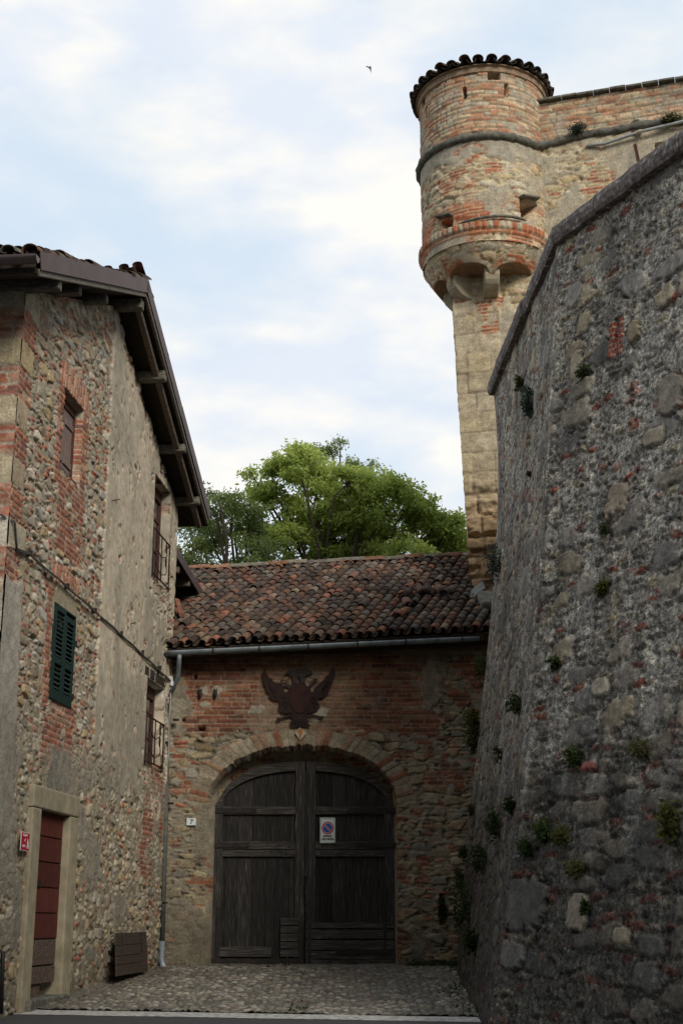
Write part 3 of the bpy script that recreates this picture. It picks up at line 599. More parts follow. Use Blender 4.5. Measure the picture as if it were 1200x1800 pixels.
def sub(parent, name, mb, mat, bevel=0): return mb.build(name, mat, parent, bevel)
def hbox(mb, u0, u1, z0, z1, o0, o1): return mb.box(HP((u0 + u1) / 2, (z0 + z1) / 2, (o0 + o1) / 2), (abs(u1 - u0), abs(o1 - o0), abs(z1 - z0)), (HE, HN, HUP))
def house_openings():
    # upper window in the rubble half: closed wooden shutters
    w = MB()
    for (u0, u1) in ((5.20, 5.27), (6.03, 6.10)): hbox(w, u0, u1, 7.385, 8.319, -.16, -.09)
    hbox(w, 5.20, 6.10, 8.318, 8.42, -.16, -.09); hbox(w, 5.18, 6.12, 7.32, 7.39, -.16, -.02)
    wf = sub(house, 'window', w, M['maroon'], .004)
    for k, (u0, u1) in enumerate(((5.28, 5.645), (5.655, 6.025))):
        s_ = MB(); n = 3
        for j in range(n): a = u0 + (u1 - u0) * j / n; hbox(s_, a + .003, a + (u1 - u0) / n - .003, 7.40, 8.31, -.145, -.11)
        hbox(s_, u0 + .02, u1 - .02, 7.55, 7.63, -.109, -.09); hbox(s_, u0 + .02, u1 - .02, 8.1, 8.18, -.109, -.09)
        sub(wf, 'shutter', s_, M['greywood'], .003)
    # green louvred shutters
    w = MB()
    for (u0, u1) in ((5.055, 5.075), (5.945, 5.965)): hbox(w, u0, u1, 4.38, 5.55, -.09, .03)
    hbox(w, 5.0555, 5.9645, 5.555, 5.575, -.09, .03); hbox(w, 5.0555, 5.9645, 4.36, 4.378, -.09, -.005)
    wf = sub(house, 'window', w, M['green'])
    for k, (u0, u1) in enumerate(((5.085, 5.505), (5.515, 5.935))):
        s_ = MB(); o0, o1 = .0, .04
        z0, z1 = (4.36, 5.50)
        if k == 1: z1 = 5.56
        hbox(s_, u0, u0 + .055, z0, z1, o0, o1); hbox(s_, u1 - .055, u1, z0, z1, o0, o1)
        for (a, b_) in ((z0, z0 + .13), (4.82, 4.90), (z1 - .07, z1)): hbox(s_, u0 + .056, u1 - .056, a, b_, o0, o1)
        for (a, b_) in ((z0 + .14, 4.81), (4.91, z1 - .08)):
            nsl = int((b_ - a) / .052)
            for j in range(nsl):
                z = a + (j + .5) * (b_ - a) / nsl; ax = (HE, (HN * .62 - HUP * .78), (HN * .78 + HUP * .62))
                s_.box(HP((u0 + u1) / 2, z, .012), (u1 - u0 - .115, .052, .007), ax)
        sh = sub(wf, 'shutter', s_, M['green'])
    hh = Pieces('hinge', M['iron'], house); hbox(hh, 5.02, 5.05, 5.18, 5.26, .0, .05); hbox(hh, 5.02, 5.05, 4.48, 4.55, .0, .05)
    # two windows in the rendered half with iron railings
    for (u0, u1, z0, z1, rt) in ((.03, 1.17, 7.15, 8.87, 7.93), (-.03, 1.13, 4.11, 5.44, 4.84)):
        w = MB(); o0, o1 = -.20, -.12
        hbox(w, u0, u0 + .06, z0, z1, o0, o1); hbox(w, u1 - .06, u1, z0, z1, o0, o1); hbox(w, u0 + .061, u1 - .061, z1 - .20, z1, o0, o1); hbox(w, u0 + .061, u1 - .061, z0, z0 + .06, o0, o1)
        um = (u0 + u1) / 2; hbox(w, um - .05, um + .05, z0 + .061, z1 - .201, o0, o1 - .01)
        for (a, b_) in ((u0 + .061, um - .051), (um + .051, u1 - .061)):
            for f in (.36, .68): zz = z0 + (z1 - z0) * f; hbox(w, a, b_, zz - .02, zz + .02, o0 + .01, o1 - .015)
        wf = sub(house, 'window', w, M['maroon'], .003)
        g = MB(); hbox(g, u0 + .05, um - .03, z0 + .05, z1 - .19, -.165, -.155); hbox(g, um + .03, u1 - .05, z0 + .05, z1 - .19, -.165, -.155); sub(wf, 'pane', g, M['glass'])
        r = MB(); oo = .055
        def hb(ua, za, ub, zb, rr=.011, o=oo): r.tube([HP(ua, za, o), HP(ub, zb, o)], rr, 6)
        hb(u0 - .02, rt, u1 + .02, rt, .014); hb(u0 - .02, z0 + .02, u1 + .02, z0 + .02, .014)
        for u in (u0 - .01, u1 + .01, um): hb(u, z0 - .05 if u != um else z0 + .02, u, rt, .012)
        for side in (-1, 1):                                      # curling bars springing from the middle upright
            for zb in (z0 + .12, z0 + .42):
                pts = []
                for k in range(15):
                    t = k / 14; uu = um + side * (.40 * min(1, t * 1.6) - (.10 * max(0, t - .62) / .38)); zz = zb + .05 * math.sin(t * 9) * t + .42 * t * t * .75 + .05 * t
                    pts.append(HP(uu, min(zz, rt - .02), oo))
                r.tube(pts, .009, 5)
                r.tube([HP(um + side * (.33 + .045 * math.cos(a)), min(zb + .30, rt - .12) + .075 * math.sin(a), oo) for a in np.linspace(0, 6.28, 13)], .008, 5)
        for u in (u0 - .01, u1 + .01):
            for z in (rt, z0 + .02): r.tube([HP(u, z, -.02), HP(u, z, oo)], .01, 5)
        sub(wf, 'railing', r, M['rail'])
    lb = MB(); hbox(lb, -.10, 1.40, 5.445, 5.62, -.30, .035)
    for k in range(4): hbox(lb, .0 + k * .36, .25 + k * .36, 5.47, 5.61, .036, .045 + .004 * (k % 3))
    sub(house, 'lintel', lb, M['dark_wood'], .015)
    lb = MB(); hbox(lb, .0, 1.2, 8.872, 8.93, -.3, .02); sub(house, 'lintel', lb, M['dark_wood'], .01)
    # door in its sandstone surround
    s_ = MB(); o1 = .075
    hbox(s_, 4.56, 4.945, .70, 2.995, -.26, o1); hbox(s_, 6.125, 6.44, .70, 2.995, -.26, o1 + .003); hbox(s_, 4.57, 6.45, 2.998, 3.26, -.26, o1 + .006)
    so = sub(house, 'door_surround', s_, M['surround'], .018)
    dd = MB(); zs = [1.50, 1.80, 2.10, 2.40, 2.70, 3.0]
    for a, b_ in zip(zs[:-1], zs[1:]): dd.col = (.5 * (.75 + .5 * ((a * 7.7) % 1)),) * 3; hbox(dd, 4.95, 6.12, a + .007, b_ - .007, -.065, -.02)
    hbox(dd, 4.95, 6.12, 1.50, 1.507, -.065, -.03)
    do = sub(house, 'door', dd, M['red_door'], .006)
    d2 = MB(); hbox(d2, 4.96, 6.11, 1.20, 1.49, -.063, -.023); hbox(d2, 5.0, 6.12, .99, 1.18, -.055, -.005); hbox(d2, 5.45, 6.12, .80, .975, -.07, -.035)
    for k in range(5):
        for z in (1.27, 1.42): hbox(d2, 5.06 + k * .24, 5.08 + k * .24, z, z + .02, -.023, -.013)
    sub(do, 'lower_boards', d2, M['rotten'], .008)
    lk = MB(); hbox(lk, 5.75, 5.88, 2.10, 2.17, -.02, .0); sub(do, 'lock_plate', lk, M['iron'])
    st = MB(); hbox(st, 4.8, 6.3, .60, .84, -.25, .14); sub(house, 'doorstep', st, M['string'], .02)
    # nails and hooks
    for (u, z, L) in ((3.72, 7.60, .16), (2.35, 6.05, .12), (-.1, 6.3, .10), (5.75, 6.75, .09)):
        nn_ = MB(); nn_.tube([HP(u, z, -.02), HP(u - .02, z + .03, L)], .008, 5); sub(house, 'nail', nn_, M['iron'])
house_openings()

# ------------------------------------------------------------------ lean-to behind the house
annex = thing('lean_to', 'dark low roofed lean-to behind the plastered house above the tiles', 'outbuilding', (-3.6, 25.0, gz(25)))
def lean_to():
    z0, z1 = 8.10, 7.80; a, b_ = -.62, -3.5
    s_ = HP(b_, z1) - HP(a, z0); L = np.linalg.norm(s_); s_ /= L; nr = np.cross(s_, HN); nr *= np.sign(nr[2])
    m = MB(); m.box((HP(a, z0) + HP(b_, z1)) / 2 - HN * 1.25 - nr * .04, (L, 2.4, .04), (s_, HN, nr)); r = m.build('roof', M['dark_wood'], annex)
    m = MB(); m.box((HP(a, z0) + HP(b_, z1)) / 2 - nr * .06, (L, .015, .17), (s_, HN, nr)); m.build('verge_flashing', M['flashing'], r)
    for u in (-1.1, -2.0, -2.9):
        m = MB(); m.box(HP(u, 7.82 + u * .03, -.6), (.09, 1.15, .11), (HE, HN, HUP)); m.build('rafter', M['rafter'], r, bevel=.01)
    m = MB(); m.bar(HP(-.7, 7.6, -.12), HP(-1.25, 6.75, -.55), .09, .10); m.build('brace', M['rafter'], annex, bevel=.01)
    m = MB(); m.box(HP(-2.1, 4.2, -.9), (2.8, .3, 7.1), (HE, HN, HUP)); m.build('wall', M['dark_wood'], annex)
    rng = np.random.default_rng(9); t = MB()
    for k in range(2): coppo(t, HP(-1.5 - k * .25, 6.98 - k * .1, -.05 - .1 * k), -HN * .3 + HUP * .95, HN, HE, .10, .08, .38, 1, (.22, .10, .07))
    t.build('loose_tiles', M['tile'], annex)
lean_to()
# ================================================================== GATEHOUSE
GY = 23.35
X3 = np.array([1.0, 0, 0]); Y3 = np.array([0, 1.0, 0]); Z3 = np.array([0, 0, 1.0])
gh = thing('gatehouse', 'brick and rubble gatehouse with arched wooden gate and old clay tile roof', 'gatehouse', (-.6, GY, gz(GY)))
ACX, AHW, ASP, ATOP = -.665, 1.60, 3.60, 4.57
def arch_z(x, hw=AHW, sp=ASP, top=ATOP, cx=ACX):
    t = np.clip(np.abs((x - cx) / hw), 0, 1); return sp + (top - sp) * (1 - t ** 2.3) ** (1 / 2.0)
def gate_wall():
    d = .0165; x = np.arange(-3.6, 3.1, d); z = np.arange(.6, 6.17, d); U, Z = np.meshgrid(x, z, indexing='ij')
    n1_ = fb(U * 4, Z * 4, 31, 4) - .5; n2_ = fb(U * 15, Z * 15, 32, 3) - .5
    h, c = rubble(U, Z, 600, sx=.36, sz=.15, big=.55, P=[(.33, .27, .18), (.29, .25, .18), (.36, .30, .20), (.26, .235, .19), (.31, .235, .15), (.28, .26, .22)], brick_amt=.20, mort=(.28, .245, .185), bury=.32, small=(.22, .062), dep=1.2)
    hb, cb = brickwork(U, Z, 610, L=.275, ch=.074, mort=(.27, .235, .18), P=[(.20, .075, .045), (.25, .10, .06), (.17, .065, .045), (.23, .115, .07), (.28, .14, .09), (.15, .07, .05), (.22, .09, .05), (.24, .15, .10)], gap=.006)
    w = n1_ * .5
    right = np.interp(Z, [4.6, 5.0, 5.6, 6.1, 6.7], [1.55, 1.75, 1.25, 1.5, 1.6])
    mb = ss(4.80, 4.84, Z + n1_ * .35) * ss(.03, -.03, U - right - .5 * n1_) * ss(-2.75, -2.70, U + w)
    # paler older brick panel behind the emblem
    cen = rect(U + n1_ * .15, Z + n1_ * .1, -1.42, .18, 4.86, 6.4); cb = mixc(cb, cb * .6 + np.array([.24, .19, .13]) * .5, cen * .8)
    sp = rect(U, Z, -.25, .12, 4.98, 5.4, 0) ; 
    h = h * (1 - mb) + hb * mb; c = mixc(c, cb, mb)
    side = ss(4.95, 5.0, Z) * ss(0, .1, U - right - .5 * n1_) * ss(.46, .52, fb(U * 3, Z * 5, 641, 3)); h = h * (1 - side) + (hb * 1.8) * side; c = mixc(c, cb * 1.15, side)
    for k in range(3):     # scattered brick patches in the rubble
        q = ss(.71, .74, fb(U * 2.2 + 9 * k, Z * 3.4, 640 + k, 3)) * (1 - mb) * ss(4.8, 4.6, Z); h = h * (1 - q) + (hb + .005) * q; c = mixc(c, cb * 1.15, q)
    # voussoirs
    r0 = arch_z(U); t = (U - ACX) / AHW; ang = np.arctan2((Z - ASP + .25) / 1.0, (U - ACX) * .78)
    bnd = np.minimum(ss(-.01, .01, Z - r0), ss(.02, -.02, (Z - arch_z(U, AHW + .34, ASP - .1, ATOP + .27)) + n2_ * .10)) * (Z > ASP - .02) * (np.abs(U - ACX) < AHW + .33)
    k_ = ang / PI * 46; kf = k_ - np.floor(k_); vc = hsh(np.floor(k_), np.floor(k_) * 0, 71); ve = ss(.06, .16, np.minimum(kf, 1 - kf))
    vcol = pal([(.33, .28, .20), (.30, .25, .18), (.36, .31, .23), (.27, .12, .07), (.31, .20, .13), (.34, .30, .23)], vc) * (.8 + .4 * fb(U * 12, Z * 12, 72, 3))[..., None]
    vcol = mixc(np.array([.24, .21, .165]) * np.ones(U.shape + (1,)), vcol, ve)
    h = h * (1 - bnd) + (.012 + .018 * vc * ve) * bnd; c = mixc(c, vcol, bnd)
    # mortar smears and render patches
    sm = ss(.58, .66, fb(U * 1.5 + 4, Z * 1.2, 645, 4)) * (1 - mb * .65); sm = np.maximum(sm, rect(U + w, Z + w * 2, 1.42, 1.8, 5.25, 6.3)); sm = np.maximum(sm, ss(1.1, .8, ((U + 2.25) / .24) ** 2 + ((Z - 3.3) / .75) ** 2 + n1_ * 1.5))
    sm = np.maximum(sm, ss(1.1, .8, ((U + 2.45) / .5) ** 2 + ((Z - 1.4) / .55) ** 2 + n1_ * 2)); sm = np.maximum(sm, rect(U + w, Z, -2.95, -2.6, 4.8, 5.6)); sm = sm * (1 - bnd)
    h = h * (1 - sm * .8) + .018 * sm; c = mixc(c, np.array([.25, .225, .175]) * (.7 + .6 * fb(U * 6, Z * 6, 646, 4))[..., None], sm * .85)
    for (cx, cz, rx, rz) in ((-2.38, 5.52, .09, .07), (-2.16, 5.55, .085, .09), (-2.35, 5.28, .09, .05), (-.45, 5.06, .10, .10), (-.32, 5.15, .12, .08), (-1.45, 5.18, .14, .08)):
        q = ss(1.1, .85, ((U - cx) / rx) ** 2 + ((Z - cz) / rz) ** 2 + n2_ * 2); h = h * (1 - q) + .026 * q; c = mixc(c, np.array([.35, .32, .26]) * np.ones(U.shape + (1,)), q)
    # colour darkened toward the foot and up under the eave
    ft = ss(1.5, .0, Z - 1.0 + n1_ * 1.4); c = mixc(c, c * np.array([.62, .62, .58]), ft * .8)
    eave_dark = ss(5.7, 6.25, Z + n1_ * .4); c = mixc(c, c * .5, eave_dark); c = c * .86
    mm = (np.abs(U - ACX) < AHW) & (Z < r0 + .02 * n2_ * 4) ; h[mm] = -.50
    left_jamb = (U < -2.15) & (Z < 3.62); h[left_jamb & mm] = (-.02 + .02 * n1_)[left_jamb & mm]
    for (a, b_, e_, f_) in ((-2.46, -2.33, 4.84, 4.91), (-2.56, -2.51, 5.72, 5.80), (1.62, 1.70, 1.65, 2.15), (-2.73, -2.68, 5.0, 5.05)): q = (U > a) & (U < b_) & (Z > e_) & (Z < f_); h[q] = -.14
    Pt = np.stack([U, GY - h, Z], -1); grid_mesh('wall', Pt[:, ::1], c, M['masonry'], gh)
    b = MB(); b.box((1.98, GY + .75, 3.3), (2.2, .8, 6.0)); b.box((-2.9, GY + .75, 3.3), (1.2, .8, 6.0)); b.box((-.66, GY + .9, 5.5), (3.25, .5, 1.6)); b.box((-2.9, 27.4, 3.6), (1.4, .3, 7.6)); b.box((2.1, 27.4, 3.6), (1.9, .3, 7.6)); b.box((-.52, 27.4, 6.0), (3.35, .3, 2.8)); b.box((-.5, GY + 2.2, 5.55), (3.6, 3.6, .1))
    b.build('inner_wall', M['plain_plaster'], gh)
    b = MB(); b.box((-.66, GY + .62, ASP - 1.0), (.01, .01, .01))
    # intrados lining (the underside of the arch, lit dimly)
gate_wall()
def gate():
    YB = GY + .36
    P_ = lambda px, py: at_y(px, py, YB)
    top = lambda x: arch_z(np.array(x), 1.47, 3.62, 4.36, -.62)
    seam = at_y(535, 1700, YB)[0]; xl, xr = at_y(372, 1600, YB)[0], at_y(693.5, 1600, YB)[0]; zb = .97
    def clipboard(mb, x0, x1, z0, z1, y0, y1, n=6, **k):      # board whose top follows the arch
        xs = np.linspace(x0, x1, n); poly = [(x0, z0), (x1, z0)] + [(x, min(z1, float(top(x)) - .01)) for x in xs[::-1]]
        mb.prism(poly, (0, y1, 0), X3, Z3, (y1 - y0), **k)
    rng = np.random.default_rng(3)

    for side, (x0, x1) in enumerate(((xl, seam - .012), (seam + .012, xr))):
        leaf = MB(); n = 7 if side == 0 else 6; ws = rng.uniform(.8, 1.2, n); ws = np.cumsum(ws) / ws.sum(); ws = np.concatenate([[0], ws])
        for k in range(n):
            a = x0 + .03 + (x1 - x0 - .06) * ws[k]; b_ = x0 + .03 + (x1 - x0 - .06) * ws[k + 1]
            leaf.col = (rng.uniform(.22, .9),) * 3; clipboard(leaf, a + .003, b_ - .003, zb + rng.uniform(.0, .02), 9, YB + rng.uniform(.0, .006), YB + .04)
        lo = leaf.build('gate_leaf', M['wood_v'], gh); tag(lo)
        # frame
        f = MB(); sw = .16; f.col = (.78, .77, .76)
        outer = (x0, x0 + sw) if side == 0 else (x1 - sw, x1); inner = (x1 - sw, x1) if side == 0 else (x0, x0 + sw)
        clipboard(f, *outer, zb, 9, YB - .045, YB - .003); clipboard(f, *inner, zb if side else zb, 9, YB - .05, YB - .003)
        f.build('stile', M['wood_v'], lo, bevel=.004)
        ar = MB(); xs = np.linspace(outer[0] if side == 0 else inner[1], inner[0] if side == 0 else outer[1], 16)
        poly = [(x, float(top(x)) - .012) for x in xs] + [(x, float(arch_z(np.array(x), 1.47, 3.50, 4.20, -.62)) - .01) for x in xs[::-1]]
        poly = [(x, max(z, 3.3)) for x, z in poly]; ar.prism(poly, (0, YB - .006, 0), X3, Z3, .052); ar.build('arched_rail', M['wood_h'], lo)
        r = Pieces('rail', M['wood_h'], lo, .004); ra, rb = (outer[1], inner[0]) if side == 0 else (inner[1], outer[0]); ra += .002; rb -= .002
        z1 = P_(450, 1425)[2]; r.box(((ra + rb) / 2, YB - .026, z1), (rb - ra, .04, .13))
        z2 = P_(450, 1492)[2]; r.box(((ra + rb) / 2, YB - .026, z2 + .055), (rb - ra, .045, .13)); r.box(((ra + rb) / 2, YB - .024, z2 - .075), (rb - ra, .038, .11))
        if side: 
            for z, hh in ((1.64, .10), (1.50, .15), (1.33, .16), (1.17, .14)): r.box(((x0 + x1) / 2 + .0, YB - .062 - .003 * (z * 7 % 2), z), (x1 - x0 - .02, .03, hh - .008))
            r.box(((x0 + x1) / 2, YB - .055, 1.03), (x1 - x0 - .01, .05, .13))
        else:
            r.box(((x0 + x1) / 2 - .2, YB - .03, 1.22), (.88, .045, .16))
            for k in range(5): r.box((x1 - .24, YB - .058 + .004 * (k % 2), 1.70 - k * .125), (.30, .028, .115 - .01 * (k % 2)))
            r.box(((x0 + x1) / 2, YB - .05, 1.02), (x1 - x0 - .01, .05, .11))
        s_ = Pieces('iron_strap', M['iron'], lo)
        for z, L in ((z1 + .0, .78), (z2 + .06, .66)):
            L2 = L if side == 0 else L + .05
            s_.box((x0 - .05 + L2 / 2 if side == 0 else x1 + .05 - L2 / 2, YB - .058, z), (L2, .012, .085))
            s_.tube([(x0 - .06 if side == 0 else x1 + .06, YB - .055, z - .07), (x0 - .06 if side == 0 else x1 + .06, YB - .055, z + .07)], .022, 8)
        if side == 0:
            s_.box((x0 + .12, YB - .055, 1.48), (.065, .012, .90)); s_.box((x1 - .055, YB - .078, 1.36), (.06, .012, .68)); s_.box(((x0 + x1) / 2 - .02, YB - .082, 1.075), (x1 - x0 - .12, .012, .085))
        else:
            s_.box((x0 + .07, YB - .084, 1.52), (.055, .012, 1.05)); s_.box((x1 - .17, YB - .085, 1.75), (.05, .012, 1.1)); s_.box((x1 - .52, YB - .088, 1.22), (.95, .012, .075))
        nb = Pieces('nail', M['iron'], lo)
        for k in range(26):
            xx = rng.uniform(x0 + .08, x1 - .08); zz = [z1, z2 + .06, z2 - .07, 1.03][k % 4] + rng.uniform(-.03, .03); nb.box((xx, YB - .068 if k % 4 != 3 else YB - .085, zz), (.018, .012, .018))
        if side == 1:
            k_ = MB(); k_.tube([(x0 + .2 + .025 * math.cos(a), YB - .06, z2 - .075 + .025 * math.sin(a)) for a in np.linspace(0, 6.283, 14)], .006, 6); k_.build('keyhole_ring', M['zinc'], lo)
        else:
            k_ = MB(); k_.bar((x0 + 1.07, YB - .012, 1.35), (x0 + 1.075, YB - .012, 2.32), .022, .014, up=(0, 1, 0)); k_.build('wicket_gap', M['iron'], lo)
    a_ = MB(); a_.box((seam + .02, YB - .060, 3.30), (.055, .018, 1.75)); a_.build('cover_strip', M['wood_v'], gh, bevel=.004)
gate()
RT = .052                                                     # the old roof line rises a little to the right
RE_Y, RE_Z, RSL = 22.88, 6.18, .555; RSK = .31         # the tile runs lean to the right: the plan is skewed
def gatehouse_roof():
    rng = np.random.default_rng(21); U = np.array([1, 0, RT]); U = U / np.linalg.norm(U); S = np.array([0, 1, RSL]); S /= np.linalg.norm(S); ST = np.array([RSK, 1, RSL + RSK * RT]); SLn = np.linalg.norm(ST); ST /= SLn
    O = np.array([-3.55, RE_Y, RE_Z - .55 * RT - .02]); L = 4.35 * math.hypot(1, RSL)
    nrm = np.cross(U, S)
    b = MB(); b.box(O + U * 3.2 + S * (L / 2) - nrm * .02, (6.4, L, .03), (U, S, nrm)); ro = b.build('roof', M['dark_wood'], gh)
    t = MB(); hole = lambda p: (abs(p[0] - 1.20) < .12 and abs(p[1] - 24.05) < .17)
    coppi_roof(t, O - U * 1.36, U, ST, 7.6, 4.35 * SLn, rng, pitch=.180, expo=.265, skip=lambda p: hole(p) or p[0] < -3.75 or (p[0] > 2.52 and p[1] < 25.3) or p[0] > 3.0, dark=.9)
    for k in range(7):                                        # slipped and broken tiles
        p = O + U * rng.uniform(4.4, 5.6) + S * rng.uniform(.6, 2.2) + nrm * .15; coppo(t, p, ST + U * rng.uniform(-.5, .5), nrm, U, .098, .08, .38, 1, tile_col(rng))
    t.build('roof_tiles', M['tile'], ro)
    r = MB(); n = 17
    for k in range(n):
        p = O + S * (L + .02) + U * (6.45 - k * .40) + nrm * .09 + Z3 * rng.uniform(-.012, .012)
        c = tile_col(rng, 1.0, [(.19, .10, .065), (.15, .09, .065), (.14, .125, .10), (.18, .16, .12), (.22, .12, .075), (.12, .11, .09)])
        coppo(r, p, -U + Z3 * rng.uniform(-.02, .05), Z3, Y3, .125, .10, .44, 1, c, lip=.02)
    r.build('ridge_tiles', M['tile'], ro)
    # rear slope
    b = MB(); b.box(O + U * 3.2 + S * L + np.array([0, 1.3, -.62]), (6.4, 2.9, .04), (U, np.array([0, .9, -.44]) / np.linalg.norm([0, .9, -.44]), np.cross(U, np.array([0, .9, -.44]) / np.linalg.norm([0, .9, -.44])))); b.build('rear_slope', M['dark_wood'], ro)
    # rafters under the eave
    for k in range(12):
        m = MB(); p = O + U * (.55 + k * .5) - nrm * .085; m.box(p + S * .45 + S * .08, (.08, 1.05, .09), (U, S, nrm)); m.build('rafter', M['dark_wood'], ro)
    a = MB(); a.box((-.2, RE_Y + .30, RE_Z + .02), (6.2, .36, .02), (U, Y3, np.cross(U, Y3))); a.build('soffit', M['dark_wood'], ro)
    # flashing patch beside the tower
    f = MB(); p = at_plane(838, 1052, O, nrm); f.box(p + nrm * .16, (.34, .5, .012), (U * .8 + nrm * .6, S, nrm * .8 - U * .6)); f.build('lead_flashing', M['old_pipe'], ro)
    mo = MB(); q = at_plane(846, 1068, O, nrm); mo.box(q + nrm * .12 + U * .12, (.34, .8, .2), (U, S, nrm)); mo.build('mortar_fillet', M['string'], ro, bevel=.06)
    # gutter in joined lengths with its outlet
    gx0, gx1 = -3.02, at_y(842, 1125, RE_Y - .06)[0]
    g = MB(); n = 11; gy = RE_Y - .045
    za = at_y(298, 1150, gy)[2]; zb = at_y(840, 1124, gy)[2]; zl = lambda x: za + (zb - za) * (x - gx0) / (gx1 - gx0)
    xs = np.linspace(gx0, gx1, 20); vs = []
    for x in xs:
        for j in range(n): a_ = PI + PI * j / (n - 1); vs.append((x, gy + .07 * math.cos(a_), zl(x) + .045 + .075 * math.sin(a_)))
    fs = [(i * n + j, i * n + j + 1, (i + 1) * n + j + 1, (i + 1) * n + j) for i in range(len(xs) - 1) for j in range(n - 1)] + [tuple(range(n))[::-1], tuple(range((len(xs) - 1) * n, len(xs) * n))]
    g.add(vs, fs, True); go = g.build('gutter', M['zinc'], gh); s_ = go.modifiers.new('solid', 'SOLIDIFY'); s_.thickness = .004
    jo = None; j_ = Pieces('gutter_joint', M['rust'], go)
    for px in (375, 456, 542, 628, 713, 812):
        x = at_y(px, 1140, gy)[0]; j_.add(*ring(x, gy, zl(x) + .045, .076, n))
    d = MB(); x = at_y(315, 1165, gy)[0]; z = zl(x)
    d.tube([(x, gy, z - .01), (x, gy, z - .10), (x - .01, gy + .05, z - .2), (x - .04, gy + .25, z - .36), (x - .15, gy + .28, z - .62)], .04, 10)
    d.build('outlet', M['zinc'], go)
def ring(x, y, z, r, n, w=.012):
    vs = []
    for xx in (x - w, x + w):
        for j in range(n): a_ = PI + PI * j / (n - 1); vs.append((xx, y + r * math.cos(a_), z + r * math.sin(a_)))
    return vs, [(j, j + 1, n + j + 1, n + j) for j in range(n - 1)]
gatehouse_roof()
dp = MB(); tops = [at_y(302, 1190, 23.2), at_y(296, 1215, 23.2), at_y(291, 1450, 23.2), at_y(285, 1655, 23.2), at_y(284, 1690, 23.15), at_y(289, 1703, 23.0)]
dp.tube(tops[:2] + tops[2:4], .045, 10); do_ = dp.build('downspout', M['old_pipe'], gh)
d2 = MB(); d2.tube(tops[3:], [.05, .052, .055], 10); d2.build('spout_shoe', M['zinc'], do_)
d3 = Pieces('pipe_clip', M['iron'], do_)
for pz in (2.0, 3.6, 5.0): d3.tube([(np.interp(pz, [1, 5.9], [-2.93, -2.80]) - .0, 23.2, pz - .015), (np.interp(pz, [1, 5.9], [-2.93, -2.80]), 23.2, pz + .015)], .054, 10)

